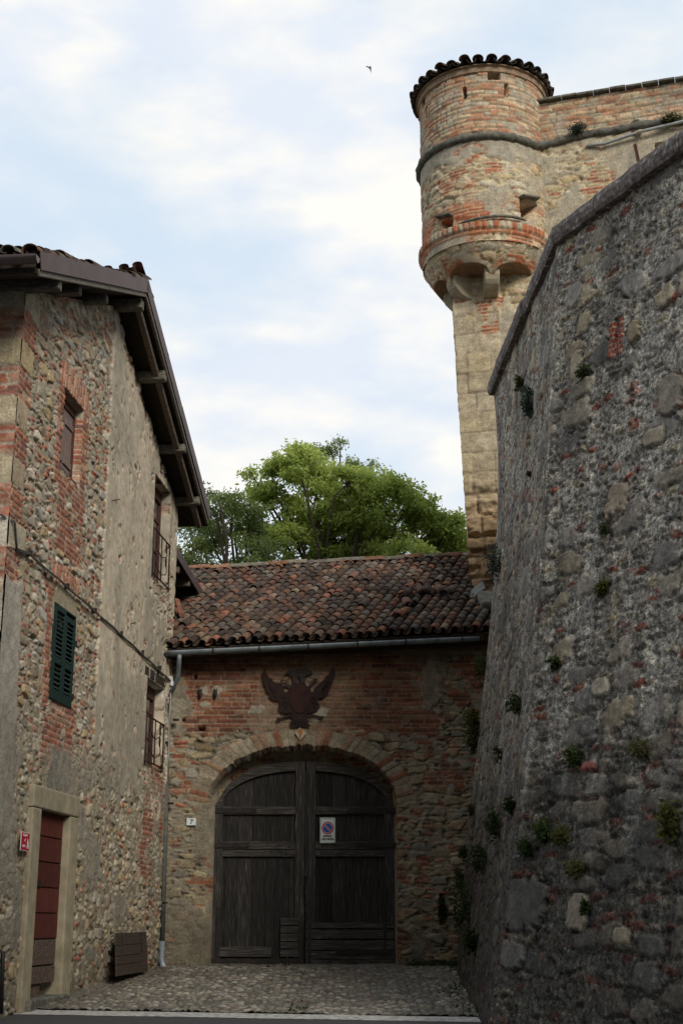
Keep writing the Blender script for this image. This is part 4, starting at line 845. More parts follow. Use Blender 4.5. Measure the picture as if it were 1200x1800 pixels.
# ------------------------------------------------------------------ small things on the gatehouse
def emblem():
    YE = GY - .06; s_ = 6.6667
    def Q(x, y): p = at_y(440 + x / s_, 1150 + y / s_, YE); return (p[0], p[2])
    e = thing('iron_emblem', 'dark rusted iron double-headed eagle emblem fixed above the gate arch', 'emblem', (-.7, YE, 4.95))
    body = [(500, 350), (545, 345), (575, 320), (600, 345), (640, 350), (700, 400), (715, 450), (735, 440), (750, 400), (800, 350), (870, 290), (890, 245), (903, 255), (925, 225), (940, 180), (950, 195), (970, 140), (985, 180), (997, 230), (990, 260), (975, 300), (960, 325), (965, 340), (940, 380), (940, 400), (920, 430), (918, 455), (880, 490), (840, 510), (805, 515), (800, 540), (785, 560), (812, 590), (810, 625), (780, 660), (740, 680), (690, 685), (640, 700), (520, 700), (460, 690), (410, 692), (370, 685), (335, 650), (330, 605), (345, 580), (340, 560), (335, 540), (290, 545), (245, 525), (218, 480), (235, 470), (195, 445), (190, 410), (160, 340), (145, 280), (140, 230), (155, 195), (165, 185), (175, 215), (195, 225), (215, 265), (235, 290), (245, 280), (265, 315), (300, 335), (345, 345), (385, 375), (400, 410), (400, 445), (430, 448), (445, 420), (470, 380)]
    tail = [(500, 690), (640, 690), (650, 735), (675, 730), (660, 760), (690, 785), (675, 800), (685, 825), (705, 835), (695, 852), (600, 845), (560, 850), (490, 860), (465, 850), (480, 825), (460, 800), (485, 790), (470, 770), (500, 760), (480, 735), (505, 730)]
    neckL = [(495, 360), (500, 300), (490, 260), (470, 248), (450, 240), (430, 232), (412, 240), (402, 258), (410, 225), (430, 200), (455, 190), (455, 160), (468, 185), (490, 175), (510, 200), (535, 205), (545, 165), (560, 175), (575, 180), (590, 172), (605, 165), (612, 200), (635, 195), (645, 155), (655, 180), (680, 170), (700, 185), (720, 200), (735, 225), (722, 245), (715, 232), (690, 235), (665, 245), (650, 260), (640, 300), (645, 360), (590, 330), (575, 260), (560, 262), (550, 330)]
    armL = [(350, 315), (370, 325), (410, 345), (450, 355), (485, 370), (470, 395), (430, 380), (400, 365), (365, 340)]
    armR = [(790, 290), (780, 310), (740, 350), (700, 385), (675, 375), (690, 355), (720, 325), (745, 295), (770, 285)]
    legL = [(500, 700), (440, 705), (400, 725), (350, 748), (325, 745), (308, 745), (312, 765), (308, 785), (335, 778), (350, 785), (360, 765), (420, 748), (470, 730), (520, 735)]
    legR = [(640, 705), (720, 705), (780, 720), (820, 728), (850, 722), (858, 738), (845, 745), (852, 768), (830, 758), (812, 765), (800, 745), (740, 732), (680, 722), (640, 725)]
    crown = [(530, 205), (545, 175), (575, 190), (605, 175), (620, 205), (600, 240), (550, 240)]
    import itertools
    for i, (nm, pl) in enumerate((('wings_and_body', body), ('tail', tail), ('heads', neckL), ('arm', armL), ('arm', armR), ('leg', legL), ('leg', legR))):
        m = MB(); m.prism([Q(*p) for p in pl], (0, YE + .001 * i, 0), X3, Z3, .012 + .0007 * i); m.build(nm, M['iron'] if nm in ('heads', 'arm') else M['rust_dark'], e)
    fe = MB()                                                    # raised feather ribs beaten into the sheet
    for s_w, root_, tips in ((0, (300, 470), ((165, 230), (175, 300), (200, 370), (225, 430), (250, 500), (300, 530))), (0, (420, 520), ((345, 470), (360, 560), (350, 620), (400, 670), (430, 600))), (1, (840, 420), ((965, 175), (985, 240), (955, 310), (935, 380), (905, 440), (860, 490))), (1, (720, 520), ((790, 470), (785, 540), (795, 610), (760, 660), (715, 600)))):
        for tp in tips:
            a, b_ = Q(*root_), Q(*tp); mid = ((a[0] + b_[0]) / 2 + .012, (a[1] + b_[1]) / 2 - .02); fe.tube([(a[0], YE - .004, a[1]), (mid[0], YE - .010, mid[1]), (b_[0], YE - .003, b_[1])], [.016, .014, .005], 6)
    for k in range(7): a, b_ = Q(575, 700), Q(485 + k * 32, 835); fe.tube([(a[0], YE - .003, a[1]), (b_[0], YE - .005, b_[1])], [.010, .012], 6)
    fe.build('feathers', M['rust_dark'], e)
    m = MB(); m.prism([Q(580 + 118 * math.cos(a), 520 + 165 * math.sin(a) * (1 if math.sin(a) < 0 else 1.05)) for a in np.linspace(0, 6.283, 25)[:-1]], (0, YE - .006, 0), X3, Z3, .022); so = m.build('shield', M['shield'], e)
    m = Pieces('tongue', M['iron'], e); m.tube([(*Q(465, 255)[:1], YE - .01, Q(465, 255)[1]), (Q(460, 290)[0], YE - .01, Q(460, 290)[1]), (Q(420, 308)[0], YE - .01, Q(420, 308)[1]), (Q(350, 315)[0], YE - .01, Q(350, 315)[1])], .008, 6); m.tube([(Q(665, 255)[0], YE - .01, Q(665, 255)[1]), (Q(690, 285)[0], YE - .01, Q(690, 285)[1]), (Q(780, 292)[0], YE - .01, Q(780, 292)[1])], .008, 6)
    br = Pieces('fixing', M['iron'], e)
    for (x, y) in ((450, 500), (700, 500), (575, 780)): q = Q(x, y); br.tube([(q[0], YE, q[1]), (q[0], GY + .03, q[1])], .012, 6)
    # diamond plaque under it
    t = thing('diamond_plaque', 'small white and orange diamond plaque under the eagle emblem', 'plaque', (-.71, GY - .03, 4.74))
    m = MB(); m.prism([Q(*p) for p in ((520, 920), (578, 858), (655, 925), (582, 1008))], (0, YE + .02, 0), X3, Z3, .018); m.build('plate', M['plaque'], t)
    m = MB(); m.prism([Q(*p) for p in ((540, 910), (578, 865), (612, 895), (590, 990), (575, 990), (572, 920))], (0, YE + .0015, 0), X3, Z3, .002); m.build('orange_stain', M['plaque_orange'], t)
M['rust_dark'] = mat_noise('dark_rust', (.014, .008, .008), (.028, .012, .011), 7, .75, bump=.2)
M['shield'] = mat_noise('shield_rust', (.020, .008, .008), (.045, .015, .012), 9, .8, bump=.3); M['plaque'] = mat_noise('plaque_paint', (.36, .33, .27), (.48, .45, .38), 9, .6); M['plaque_orange'] = mat_noise('plaque_orange', (.35, .12, .02), (.45, .18, .03), 9, .6)
emblem()
def text_mesh(txt, size, loc, ex, ey, mat, name, parent, shear=0.0, align='CENTER', depth=.001, bold=0.0):
    cu = D.curves.new(name, 'FONT'); cu.body = txt; cu.size = size; cu.align_x = align; cu.extrude = depth; cu.shear = shear; cu.offset = bold; cu.resolution_u = 3
    o = D.objects.new(name, cu); COL.objects.link(o); bpy.context.view_layer.update()
    me = D.meshes.new_from_object(o.evaluated_get(bpy.context.evaluated_depsgraph_get())); D.objects.remove(o); me.name = name
    ex = Vector(ex).normalized(); ey = Vector(ey).normalized(); ez = ex.cross(ey)
    Mx = Matrix((ex, ey, ez)).transposed().to_4x4(); Mx.translation = Vector(loc); me.transform(Mx)
    me.materials.clear(); return link_mesh(name, me, mat, parent)
def no_parking():
    Y = GY + .36 - .075; c = at_y(575.7, 1459.5, Y); tl = at_y(562, 1437, Y); br = at_y(589.5, 1482.5, Y); w, h = br[0] - tl[0], tl[2] - br[2]
    t = thing('no_parking_sign', 'white passo carrabile sign with blue and red no parking disc on the gate', 'sign', (c[0], Y + .004, br[2]))
    def rr(w, h, r): return [(sx * (w / 2 - r) + r * math.cos(a), sz * (h / 2 - r) + r * math.sin(a)) for sx, sz, a0 in ((1, 1, 0), (-1, 1, 90), (-1, -1, 180), (1, -1, 270)) for a in np.radians(np.linspace(a0, a0 + 90, 5))]
    def pl(nm, poly, dy, mat, th=.002, par=t, cc=c): m = MB(); m.prism(poly, (cc[0], Y - dy, cc[2]), X3, Z3, th); return m.build(nm, mat, par)
    pl('frame', rr(w, h, .02), 0, M['sign_rim'], .008); p = pl('panel', rr(w * .93, h * .955, .012), .0085, M['white'], .003)
    m = MB(); bz = h * .955 / 2 - .010
    for (a, b_) in (((-w * .44, -h * .46), (-w * .44, bz)), ((-w * .44, bz), (w * .44, bz)), ((w * .44, bz), (w * .44, -h * .46))): m.bar((c[0] + a[0], Y - .0125, c[2] + a[1]), (c[0] + b_[0], Y - .0125, c[2] + b_[1]), .004, .001, up=(0, 1, 0))
    m.build('border_line', M['black'], t)
    cc = c + np.array([0, 0, h * .085]); circ = lambda r: [(r * math.cos(a), r * math.sin(a)) for a in np.linspace(0, 2 * PI, 41)[:-1]]
    R = w * .385
    disc = pl('disc', circ(R), .0125, M['red'], .002, cc=cc); pl('white_ring', circ(R * .80), .0147, M['white'], .001, disc, cc); pl('blue_field', circ(R * .74), .0160, M['blue'], .001, disc, cc)
    def slash(hw, dy, mat, nm, rr_=.78):
        d = np.array([.707, -.707]); n = np.array([.707, .707]); a = -d * R * rr_; b_ = d * R * rr_
        pl(nm, [tuple(a - n * hw), tuple(b_ - n * hw), tuple(b_ + n * hw), tuple(a + n * hw)], dy, mat, .001, disc, cc)
    slash(R * .15, .0172, M['white'], 'white_bar'); slash(R * .09, .0184, M['red'], 'red_bar', .86)
    text_mesh('passo', w * .24, (c[0] + .0, Y - .0135, c[2] - h * .255), X3, Z3, M['black'], 'lettering', t, bold=.0018)
    text_mesh('carrabile', w * .215, (c[0], Y - .0135, c[2] - h * .375), X3, Z3, M['black'], 'lettering', t, bold=.0018)
M['sign_rim'] = mat_noise('grey_rim', (.30, .33, .34), (.42, .45, .46), 9, .45, metal=.3)
no_parking()
def number_plate():
    Y = GY - .035; c = at_y(336.3, 1444.5, Y); w, h = .158, .118
    t = thing('house_number', 'small white house number plate reading 7 left of the gate', 'number plate', (c[0], Y, c[2] - h / 2))
    m = MB(); m.box(c, (w, .008, h)); m.build('plate', M['white'], t, bevel=.003)
    text_mesh('7', .105, (c[0], Y - .0055, c[2] - .036), X3, Z3, M['black'], 'numeral', t, bold=.003, shear=.1)
    m = Pieces('screw', M['iron'], t)
    for s_ in (-1, 1): m.tube([(c[0] + s_ * w * .42, Y - .004, c[2]), (c[0] + s_ * w * .42, Y - .008, c[2])], .004, 6)
    b = MB(); b.tube([(c[0], Y, c[2]), (c[0], GY + .02, c[2])], .01, 6); b.build('fixing', M['iron'], t)
number_plate()
def brackets():
    for i, (px, lab) in enumerate(((352, 'left one of two small black iron brackets on the brickwork under the gutter'), (378.5, 'right one of two small black iron brackets on the brickwork under the gutter'))):
        Y = GY - .05; c = at_y(px, 1219, Y); t = thing('iron_bracket', lab, 'bracket', tuple(c), group='iron brackets on the gatehouse')
        m = MB(); m.tube([c + Z3 * -.085, c + Z3 * -.05, c, c + Z3 * .035, c + Z3 * .05], [.012, .026, .036, .030, .02], 8)
        for s_ in (-1, 1): m.tube([c + Z3 * .04 + X3 * s_ * .016, c + Z3 * .085 + X3 * s_ * .018], [.016, .010], 6)
        m.build('body', M['iron'], t)
        m = MB(); m.tube([c, c + Y3 * .08], .012, 6); m.build('pin', M['iron'], t)
brackets()
def wires():
    j = at_plane(299, 1196, HP(UF, 0), -HE) if False else at_y(299.5, 1196, 23.1)
    t = thing('junction_box', 'small white electrical box at the house corner beside the downspout', 'junction box', tuple(j))
    m = MB(); m.box(j, (.09, .06, .15)); m.box(j + np.array([.035, -.02, -.06]), (.05, .05, .08)); m.box(j + np.array([-.03, 0, .09]), (.03, .04, .05)); m.build('casing', M['plastic'], t, bevel=.01)
    m = MB(); m.tube([j - Z3 * .07, at_y(300, 1230, 23.1), at_y(297.5, 1260, 23.1), at_y(296.5, 1330, 23.1), at_y(293, 1352, 23.12)], .011, 6); m.build('conduit', M['conduit'], t)
    c = [NC + FE * 1.2 + FN * .05 + HUP * 6.38, NC + FE * .35 + FN * .06 + HUP * 6.27, NC + FE * .05 + FN * .07 + HUP * 6.16, HP(7.72, 6.12, .06), HP(7.62, 5.98, .05), HP(7.56, 5.84, .05)]
    for k in range(1, 22):
        u = 7.5 - k * (7.5 + .5) / 21; z = 5.90 - .012 * k + .10 * math.sin(PI * k / 21) * .3 + .008 * math.sin(k * 1.9); c.append(HP(u, z, .055))
    c += [HP(-.56, 5.58, .05), j + np.array([-.04, 0, .0])]
    w = thing('electric_cable', 'grey electric cable sagging along the house side wall above the green shutters', 'cable', (-3, 20, 5.9))
    m = MB(); m.tube(c, .012, 6); m.tube([p + np.array([.01, 0, -.024 + .008 * math.sin(i * 2.2)]) for i, p in enumerate(c[2:-1])], .009, 6); m.build('strands', M['cable'], w)
    m = Pieces('clip', M['iron'], w)
    for u in (7.1, 5.6, 4.3, 2.9, 1.6, .4): m.box(HP(u, 5.72 + u * .026, .045), (.03, .07, .07), (HE, HN, HUP))
    # small red dog warning plate
    c0 = HP(6.67, 2.585, .075); t = thing('warning_sign', 'small red warning sign with white lettering left of the house door', 'sign', tuple(c0))
    ex = -HE; w_, h_ = .29, .21
    A = (ex, -HN, HUP)
    m = MB(); m.box(c0, (w_, .006, h_), A); m.build('border', M['white'], t)
    m = MB(); m.box(c0 + HN * .004, (w_ * .94, .004, h_ * .92), A); pn = m.build('panel', M['red'], t)
    for txt, dx, dz, s2 in (('Attenti', -.02, .055, .055), ('al', -.02, .0, .05), ('cane', -.05, -.065, .055)): text_mesh(txt, s2, c0 + HN * .0075 + ex * dx + HUP * dz, ex, HUP, M['white'], 'lettering', t, shear=.25)
    dog = [(-.05, -.09), (-.03, -.04), (-.045, 0), (-.02, .03), (-.03, .05), (0, .06), (.01, .03), (.03, .0), (.035, -.03), (.05, -.06), (.045, -.09), (.025, -.09), (.02, -.05), (.0, -.06), (-.01, -.09)]
    m = MB(); m.prism([(x * .8 + .09, y * .75 - .01) for x, y in dog], c0 + HN * .0065, ex, HUP, .0012); m.build('dog_mark', M['white'], t)
    b = MB(); b.tube([c0, c0 - HN * .09], .008, 6); b.build('fixing', M['iron'], t)
    # black pipe at the near corner
    t = thing('black_pipe', 'thin black pipe leaning upright against the wall left of the door frame', 'pipe', tuple(HP(7.28, .8, .1)))
    m = MB(); m.tube([HP(7.22, 1.42, .02), HP(7.20, 1.38, .09), HP(7.24, .75, .13)], .024, 8); m.build('shaft', M['black'], t)
    # loose board hatch leaning at the foot of the wall
    tb = hpix(204, 1717, .26), hpix(259, 1708, .24); tt_ = hpix(203, 1640, .10), hpix(253, 1633, .08)
    A0 = HP(*tb[0], .26); B0 = HP(*tb[1], .24); T0 = HP(*tt_[0], .10); ex = B0 - A0; W = np.linalg.norm(ex); ex /= W
    up = T0 - A0; HT = np.linalg.norm(up); up /= HT; nn_ = np.cross(ex, up); nn_ *= np.sign(nn_ @ HN)
    t = thing('wooden_hatch', 'old brown plank hatch leaning against the foot of the house wall', 'wooden hatch', tuple(A0))
    m = MB(); zz = [k * HT for k in (0, .25, .45, .70, 1)]; rng = np.random.default_rng(2)
    for a, b_ in zip(zz[:-1], zz[1:]): m.box(A0 + ex * W / 2 + up * (a + b_) / 2 + nn_ * rng.uniform(0, .004), (W, b_ - a - .008, .03), (ex, up, nn_))
    m.build('boards', M['hatch'], t, bevel=.004)
    for f in (.17, .80):
        m = MB(); m.box(A0 + ex * W * f + up * HT * .68 + nn_ * .022, (.04, HT * .62, .008), (ex, up, nn_)); m.build('strap', M['iron'], t)
    m = MB(); m.box(A0 + ex * W * .1 + up * HT * .9 - nn_ * .03, (.06, .08, .05), (ex, up, nn_)); m.build('batten', M['hatch'], t)
M['hatch'] = mat_noise('old_brown_planks', (.024, .017, .013), (.058, .042, .032), 7, .85, bump=.5, stretch=(2, 2, 8))
wires()
# ================================================================== CASTLE TOWER AND WALL
CK = np.array([2.275, 25.3, 0]); CD = np.array([.961, -.2764, 0]); CN = np.array([-.2764, -.961, 0])
CC = np.array([3.02, 25.48]); CR = 1.32
castle = thing('castle', 'tall brick and stone castle wall with a round corner turret, upper right', 'castle', (2.4, 25.3, gz(25)))
def CP(a, z, o=0.0): return CK + CD * a + CN * o + Z3 * z
def cpix(px, py): w = at_plane(px, py, CK, CN); return float((w - CK) @ CD), float(w[2])
CB = [(.42, .215, .13), (.47, .26, .165), (.38, .19, .115), (.43, .30, .19), (.48, .38, .25), (.38, .33, .24), (.50, .32, .21), (.42, .37, .28), (.45, .34, .22)]
CS = [(.52, .42, .26), (.48, .41, .29), (.43, .33, .19), (.50, .45, .34), (.46, .35, .23), (.41, .36, .28)]
def castle_skin(U, Z, ring_z, seed):
    n1_ = fb(U * 4, Z * 4, seed, 4) - .5; n2_ = fb(U * 14, Z * 14, seed + 1, 3) - .5
    hb, cb = brickwork(U, Z, seed + 10, L=.27, ch=.088, mort=(.25, .215, .165), P=CB, gap=.007); hb = hb * 1.5
    cb = mixc(cb, np.array([.36, .325, .26]) * np.ones(U.shape + (1,)), ss(.58, .70, fb(U * 2.5, Z * 2.5, seed + 3, 4)) * .7)
    h, c = rubble(U, Z, seed + 20, sx=.38, sz=.17, big=.55, P=CS, PB=[(.40, .15, .08), (.36, .13, .075)], brick_amt=.10, mort=(.50, .43, .30), bury=.40, small=(.20, .08), dep=1.2)
    q = ss(.60, .64, fb(U * 2.4, Z * 3.2, seed + 5, 3)); hb2, cb2 = brickwork(U, Z, seed + 40, L=.25, ch=.078, mort=(.42, .36, .26), P=[(.40, .14, .08), (.46, .36, .22), (.36, .13, .07), (.43, .30, .2)], gap=.010); h = h * (1 - q) + hb2 * q; c = mixc(c, cb2, q)
    pl = ss(.50, .60, fb(U * 1.3, Z * 1.3, seed + 7, 4)); pc = np.array([.37, .335, .265]) * (.8 + .4 * fb(U * 4, Z * 4, seed + 8, 4))[..., None]; h = h * (1 - pl) + .024 * pl; c = mixc(c, pc, pl * .8)
    up = ss(-.02, .02, Z - ring_z); h = h * (1 - up) + hb * up; c = mixc(c, cb, up)
    return h, c, n1_, n2_
RING = 17.18
def castle_wall():
    d = .026; u = np.arange(0, 9.6, d); z = np.arange(.6, 18.12, d); U, Z = np.meshgrid(u, z, indexing='ij')
    h, c, n1_, n2_ = castle_skin(U, Z, RING, 700)
    # ashlar shaft on the corner, eroded low down
    row = np.floor(Z / .42 + .5 * 0); fz = Z / .42 - row; L = .5; cb_ = np.floor(U / L + hsh(row, row * 0, 3)); fu = U / L + hsh(row, row * 0, 3) - cb_
    e = np.minimum(np.minimum(fu, 1 - fu) * L, np.minimum(fz, 1 - fz) * .42); r = hsh(cb_, row, 31); me_ = ss(.004, .02, e + .02 * n2_)
    ac = pal([(.40, .335, .235), (.44, .375, .27), (.38, .32, .22), (.42, .35, .23)], r) * (.82 + .35 * fb(U * 7, Z * 7, 33, 4))[..., None]
    low = ss(10.5, 8.5, Z); ac = mixc(ac, pal([(.33, .22, .12), (.37, .26, .15), (.28, .19, .11)], r) * (.7 + .6 * fb(U * 6, Z * 10, 35, 4))[..., None], low)
    ac = mixc(np.array([.25, .20, .14]) * np.ones(U.shape + (1,)), ac, .25 + .75 * me_); ac = ac * (.80 + .4 * fb(U * 2.5, Z * 9, 39, 4))[..., None]
    ah = .085 + .012 * me_ + .012 * n2_ - low * (.12 * ss(.42, .62, fb(U * 2.2, Z * 6, 36, 4)) + .08 * (1 - ss(.0, .06, e + .03 * n2_))) + .03 * (r - .5)
    sh = ss(.955, .94, U) * ss(14.6, 14.5, Z); tooth = ss(.5, .6, fb(U * 5, Z * 5, 37, 3)) * ss(12.8, 13.6, Z); sh2 = sh * (1 - .75 * tooth)
    h = np.where(sh > .5, np.maximum(h + .06, 0), h); h = h * (1 - sh2) + ah * sh2; c = mixc(c, ac, sh2)
    hb, cbr = brickwork(U, Z, 790, L=.25, ch=.078, mort=(.42, .36, .26), P=[(.38, .12, .06), (.34, .11, .06)])
    q = rect(U + n1_ * .4, Z + n1_ * .2, .55, .95, 13.0, 13.75) + rect(U + n1_ * .3, Z, 0.0, .4, 13.75, 14.2); q = np.clip(q, 0, 1) * ss(.45, .5, fb(U * 6, Z * 12, 791, 2)); c = mixc(c, cbr, q)
    h = h + .02 * np.sin(0)
    # weathering on the parapet below the cap
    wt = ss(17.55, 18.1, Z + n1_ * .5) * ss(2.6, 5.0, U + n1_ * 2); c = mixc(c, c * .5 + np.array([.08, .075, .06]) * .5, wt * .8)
    gs = ss(.10, .0, np.abs(U - 3.72 + .1 * n1_)) * ss(17.1, 16.4, Z) * ss(15.6, 16.2, Z); c = mixc(c, np.array([.17, .15, .13]) * np.ones(U.shape + (1,)), gs * .7)
    def hole(a, b_, z0, z1, dep=.95): h[(U > a) & (U < b_) & (Z > z0) & (Z < z1)] = -dep
    a0, z0 = cpix(1152, 285); hole(a0, a0 + .85, z0 - .1, cpix(1170, 250)[1]); a0, z0 = cpix(1112, 222); hole(a0, a0 + .12, z0 - .02, z0 + .10, .15)
    tri = (U > 99) & (U > 1.47) & (U < 1.86) & (Z < 15.90) & (Z > 15.90 - (.52 - (U - 1.47) * 1.15)); h[tri] = -.25
    lean = .0365 * np.clip(13.6 - Z, 0, 9); Pt = CK + CD * (U + lean * ss(1.1, .3, U))[..., None] + CN * h[..., None] + Z3 * Z[..., None]
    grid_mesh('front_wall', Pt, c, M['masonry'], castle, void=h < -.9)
    # left flank and solid body
    d = .05; v = np.arange(-.09, 8, d); z = np.arange(.6, 18.12, d); V, Z = np.meshgrid(v, z, indexing='ij'); h, c, _, _ = castle_skin(V + 30, Z, RING, 740)
    Pt = CK - CN * V[..., None] - CD * (h * .35 - .0365 * np.clip(13.6 - Z, 0, 9))[..., None] + Z3 * Z[..., None]; grid_mesh('flank_wall', Pt[::-1], c, M['masonry'], castle)
    b = MB(); b.box(CK + CD * 5.1 - CN * 5.0 + Z3 * 9.2, (9.3, 7.4, 17.4), (CD, -CN, Z3)); b.build('core', M['dark'], castle)  # blackened core paints the darkness seen through the wall openings
    cp = MB(); n = 24
    for k in range(n):
        a = 1.75 + k * (7.9 / n); cp.box(CP(a + 7.9 / n / 2, 18.145 + .006 * (k % 3), -.12), (7.9 / n - .006, .46, .05 + .008 * (k % 2)), (CD, CN, Z3))
    cp.build('parapet_cap', M['string'], castle, bevel=.01)
castle_wall()
def hit_turret(px, py, R0=CR):
    r = ray(px, py); a_, b_ = r[0], r[1]; A = a_ * a_ + b_ * b_; B = -2 * (a_ * CC[0] + b_ * CC[1]); C_ = CC @ CC - R0 * R0; dsc = max(0, B * B - 4 * A * C_)
    return r * ((-B - math.sqrt(dsc)) / (2 * A)) + CAMP
M['cornice'] = mat_noise('brick_cornice', (.20, .13, .085), (.36, .27, .185), 9, .92, bump=.6, dist=.02)
def turret():
    RB = 18.55; ZD = 14.78; R0 = CR
    d = .024; nth = int(2 * PI * R0 / d); th = np.linspace(0, 2 * PI, nth, endpoint=False); z = np.arange(14.62, RB + .02, d); T, Z = np.meshgrid(th, z, indexing='ij'); U = T * R0
    ringz = 16.90
    h, c, n1_, n2_ = castle_skin(U + 50, Z, ringz, 820)
    gp = ss(16.45, 16.6, Z + n1_ * .5) * ss(ringz, ringz - .02, Z); c = mixc(c, np.array([.33, .31, .26]) * (.8 + .4 * fb(U * 4, Z * 4, 8, 4))[..., None], gp * .8); h = h * (1 - gp) + .03 * gp
    hb, cb = brickwork(U + 50, Z, 870, L=.25, ch=.078, mort=(.42, .36, .26), P=[(.40, .13, .065), (.36, .12, .06), (.44, .19, .10)])
    q = ss(.52, .56, fb(U * 2.2, Z * 3, 871, 3)) * ss(15.7, 15.3, Z) ; q = np.maximum(q, ss(.15, 0, np.hypot((U - (4.38 - .0) * R0) , (Z - 16.62) * 1.6) - .25) * ss(.42, .48, fb(U * 6, Z * 9, 872, 2))); h = h * (1 - q) + hb * 1.2 * q; c = mixc(c, cb, q)
    # dentil: a row of brick headers and a thin course below
    kk = (U / .115) % 1.0; kid = hsh(np.floor(U / .115), np.zeros(U.shape), 5); m = rect(U * 0 + .5, Z, 0, 1, 14.86, 15.02); hd = ss(.05, .15, np.minimum(kk, 1 - kk)); dc = pal([(.40, .13, .065), (.44, .34, .24), (.36, .12, .06), (.42, .22, .14), (.45, .38, .28)], kid)
    h = h * (1 - m) + (.05 + .05 * hd) * m; c = mixc(c, mixc(np.array([.36, .30, .22]) * np.ones(U.shape + (1,)), dc, hd), m)
    m2 = rect(U * 0 + .5, Z, 0, 1, 14.77, 14.845); h = h * (1 - m2) + .045 * m2; c = mixc(c, cb, m2 * .8)
    def face(px, py, dz0, dz1, wa, dep=.95):
        r = ray(px, py)                                           # where the sight line meets the round wall
        a_, b_ = r[0], r[1]; A = a_ * a_ + b_ * b_; B = -2 * (a_ * CC[0] + b_ * CC[1]); C_ = CC @ CC - R0 * R0; dsc = B * B - 4 * A * C_
        if dsc < 0: return
        t = (-B - math.sqrt(dsc)) / (2 * A); p = r * t + CAMP; an = math.atan2(p[1] - CC[1], p[0] - CC[0]) % (2 * PI)
        k = (np.abs(T - an) < wa / R0 / 2) & (Z > p[2] - dz0) & (Z < p[2] + dz1); h[k] = -dep
    face(867, 134, .10, .12, .25); face(816, 163, .14, .12, .075); face(889, 159, .14, .14, .08); face(745, 182, .08, .1, .16); face(750, 196, .14, .1, .05); face(836, 240, .07, .08, .24); face(786, 396, .12, .10, .24)
    p_ = hit_turret(930, 354); an = math.atan2(p_[1] - CC[1], p_[0] - CC[0]) % (2 * PI); dT = (T - an) * R0; tri = (np.abs(dT) < .24) & (Z < p_[2]) & (Z > p_[2] - .62 * (.24 - dT) / .48); h[tri] = -.95
    R = R0 + h; Pt = np.stack([CC[0] + R * np.cos(T), CC[1] + R * np.sin(T), Z], -1)
    tu = grid_mesh('turret', Pt, c, M['masonry'], castle, wrap=True, void=h < -.9)
    # arched corbel table: outer skin whose lower edge rises in arches between the corbels
    corb = np.radians([-208, -150, -91, -32, 30, 90]); n2t = 300; th = np.linspace(0, 2 * PI, n2t, endpoint=False)
    ph = np.array([min(abs((t - c0 + PI) % (2 * PI) - PI) for c0 in corb) for t in th]); ph = ph / math.radians(29.5)
    lowz = 14.02 + .27 * np.sqrt(np.clip(1 - (1 - np.clip(ph, 0, 1)) ** 2, 0, 1)) * ss(.0, .22, ph) + .0
    nv = 26; tt = np.linspace(0, 1, nv); T, S_ = np.meshgrid(th, tt, indexing='ij'); Z = 14.66 + (lowz[:, None] - 14.66) * S_; RR = R0 + .0 - .40 * (np.clip(14.66 - Z, 0, 9) / .62) ** 1.15
    hh, cc_, a1, a2 = castle_skin(T * R0 + 80, Z, 99, 910); RR = RR + hh * .8
    q = ss(.5, .54, fb(T * 4, Z * 3, 915, 3)) * ss(.55, .9, S_); cc_ = mixc(cc_, np.array([.38, .14, .07]) * (.7 + .5 * hsh(np.floor(T * 22), np.floor(Z * 3), 4))[..., None], q * .85)
    ni = 14; ti = np.linspace(0, 1, ni + 1)[1:]                   # soffit running in toward the shaft
    Ri = RR[:, -1:] * (1 - ti) + .45 * ti; Zi = np.repeat(lowz[:, None], ni, 1) - .02 * ti + .02 * fb(T[:, :ni] * 9, Ri * 5, 3, 2)
    Rall = np.concatenate([RR, Ri], 1); Zall = np.concatenate([Z, Zi], 1); Tall = np.concatenate([T, T[:, :ni]], 1)
    ci = np.array([.30, .20, .13]) * (.7 + .5 * fb(Tall[:, -ni:] * 8, Rall[:, -ni:] * 8, 6, 3))[..., None]
    Pt = np.stack([CC[0] + Rall * np.cos(Tall), CC[1] + Rall * np.sin(Tall), Zall], -1); grid_mesh('arched_base', Pt[:, ::-1], np.concatenate([cc_, ci], 1)[:, ::-1], M['masonry'], castle, wrap=True)
    for i, a in enumerate(corb[:3]):                              # curved bracket stones under the arches
        ez = Z3; er = np.array([math.cos(a), math.sin(a), 0]); et = np.array([-er[1], er[0], 0]); base = np.array([CC[0], CC[1], 0])
        Rm = R0 - .32; pr = [(.2, 14.27), (Rm - .05, 14.27), (Rm - .05, 14.12)] + [(Rm - .60 + .55 * math.cos(t), 14.12 + .36 * -math.sin(t)) for t in np.linspace(.15, PI / 2, 7)] + [(.2, 13.76)]
        m = MB(); w = .30; m.prism(pr, base - et * w / 2 * np.sign(np.cross(er, ez) @ et), er, ez, w); m.build('corbel', M['corbel'], castle, bevel=.03)
    # conical roof with a ring of tile ends, stone band under it
    b = MB(); n = 64
    for (r0, z0, r1, z1) in ((R0 + .01, RB - .11, R0 + .05, RB - .09), (R0 + .05, RB - .09, R0 + .055, RB + .03), (R0 + .055, RB + .03, R0 + .10, RB + .04), (R0 + .10, RB + .04, R0 + .10, RB + .06), (R0 + .10, RB + .06, .0, RB + .60)):
        vs = [(CC[0] + r * math.cos(2 * PI * k / n), CC[1] + r * math.sin(2 * PI * k / n), z) for (r, z) in ((r0, z0), (r1, z1)) for k in range(n)]
        b.add(vs, [(k, (k + 1) % n, n + (k + 1) % n, n + k) for k in range(n)], False)
    rf = b.build('turret_roof', M['cornice'], castle)
    t = MB(); rng = np.random.default_rng(4); n = 33
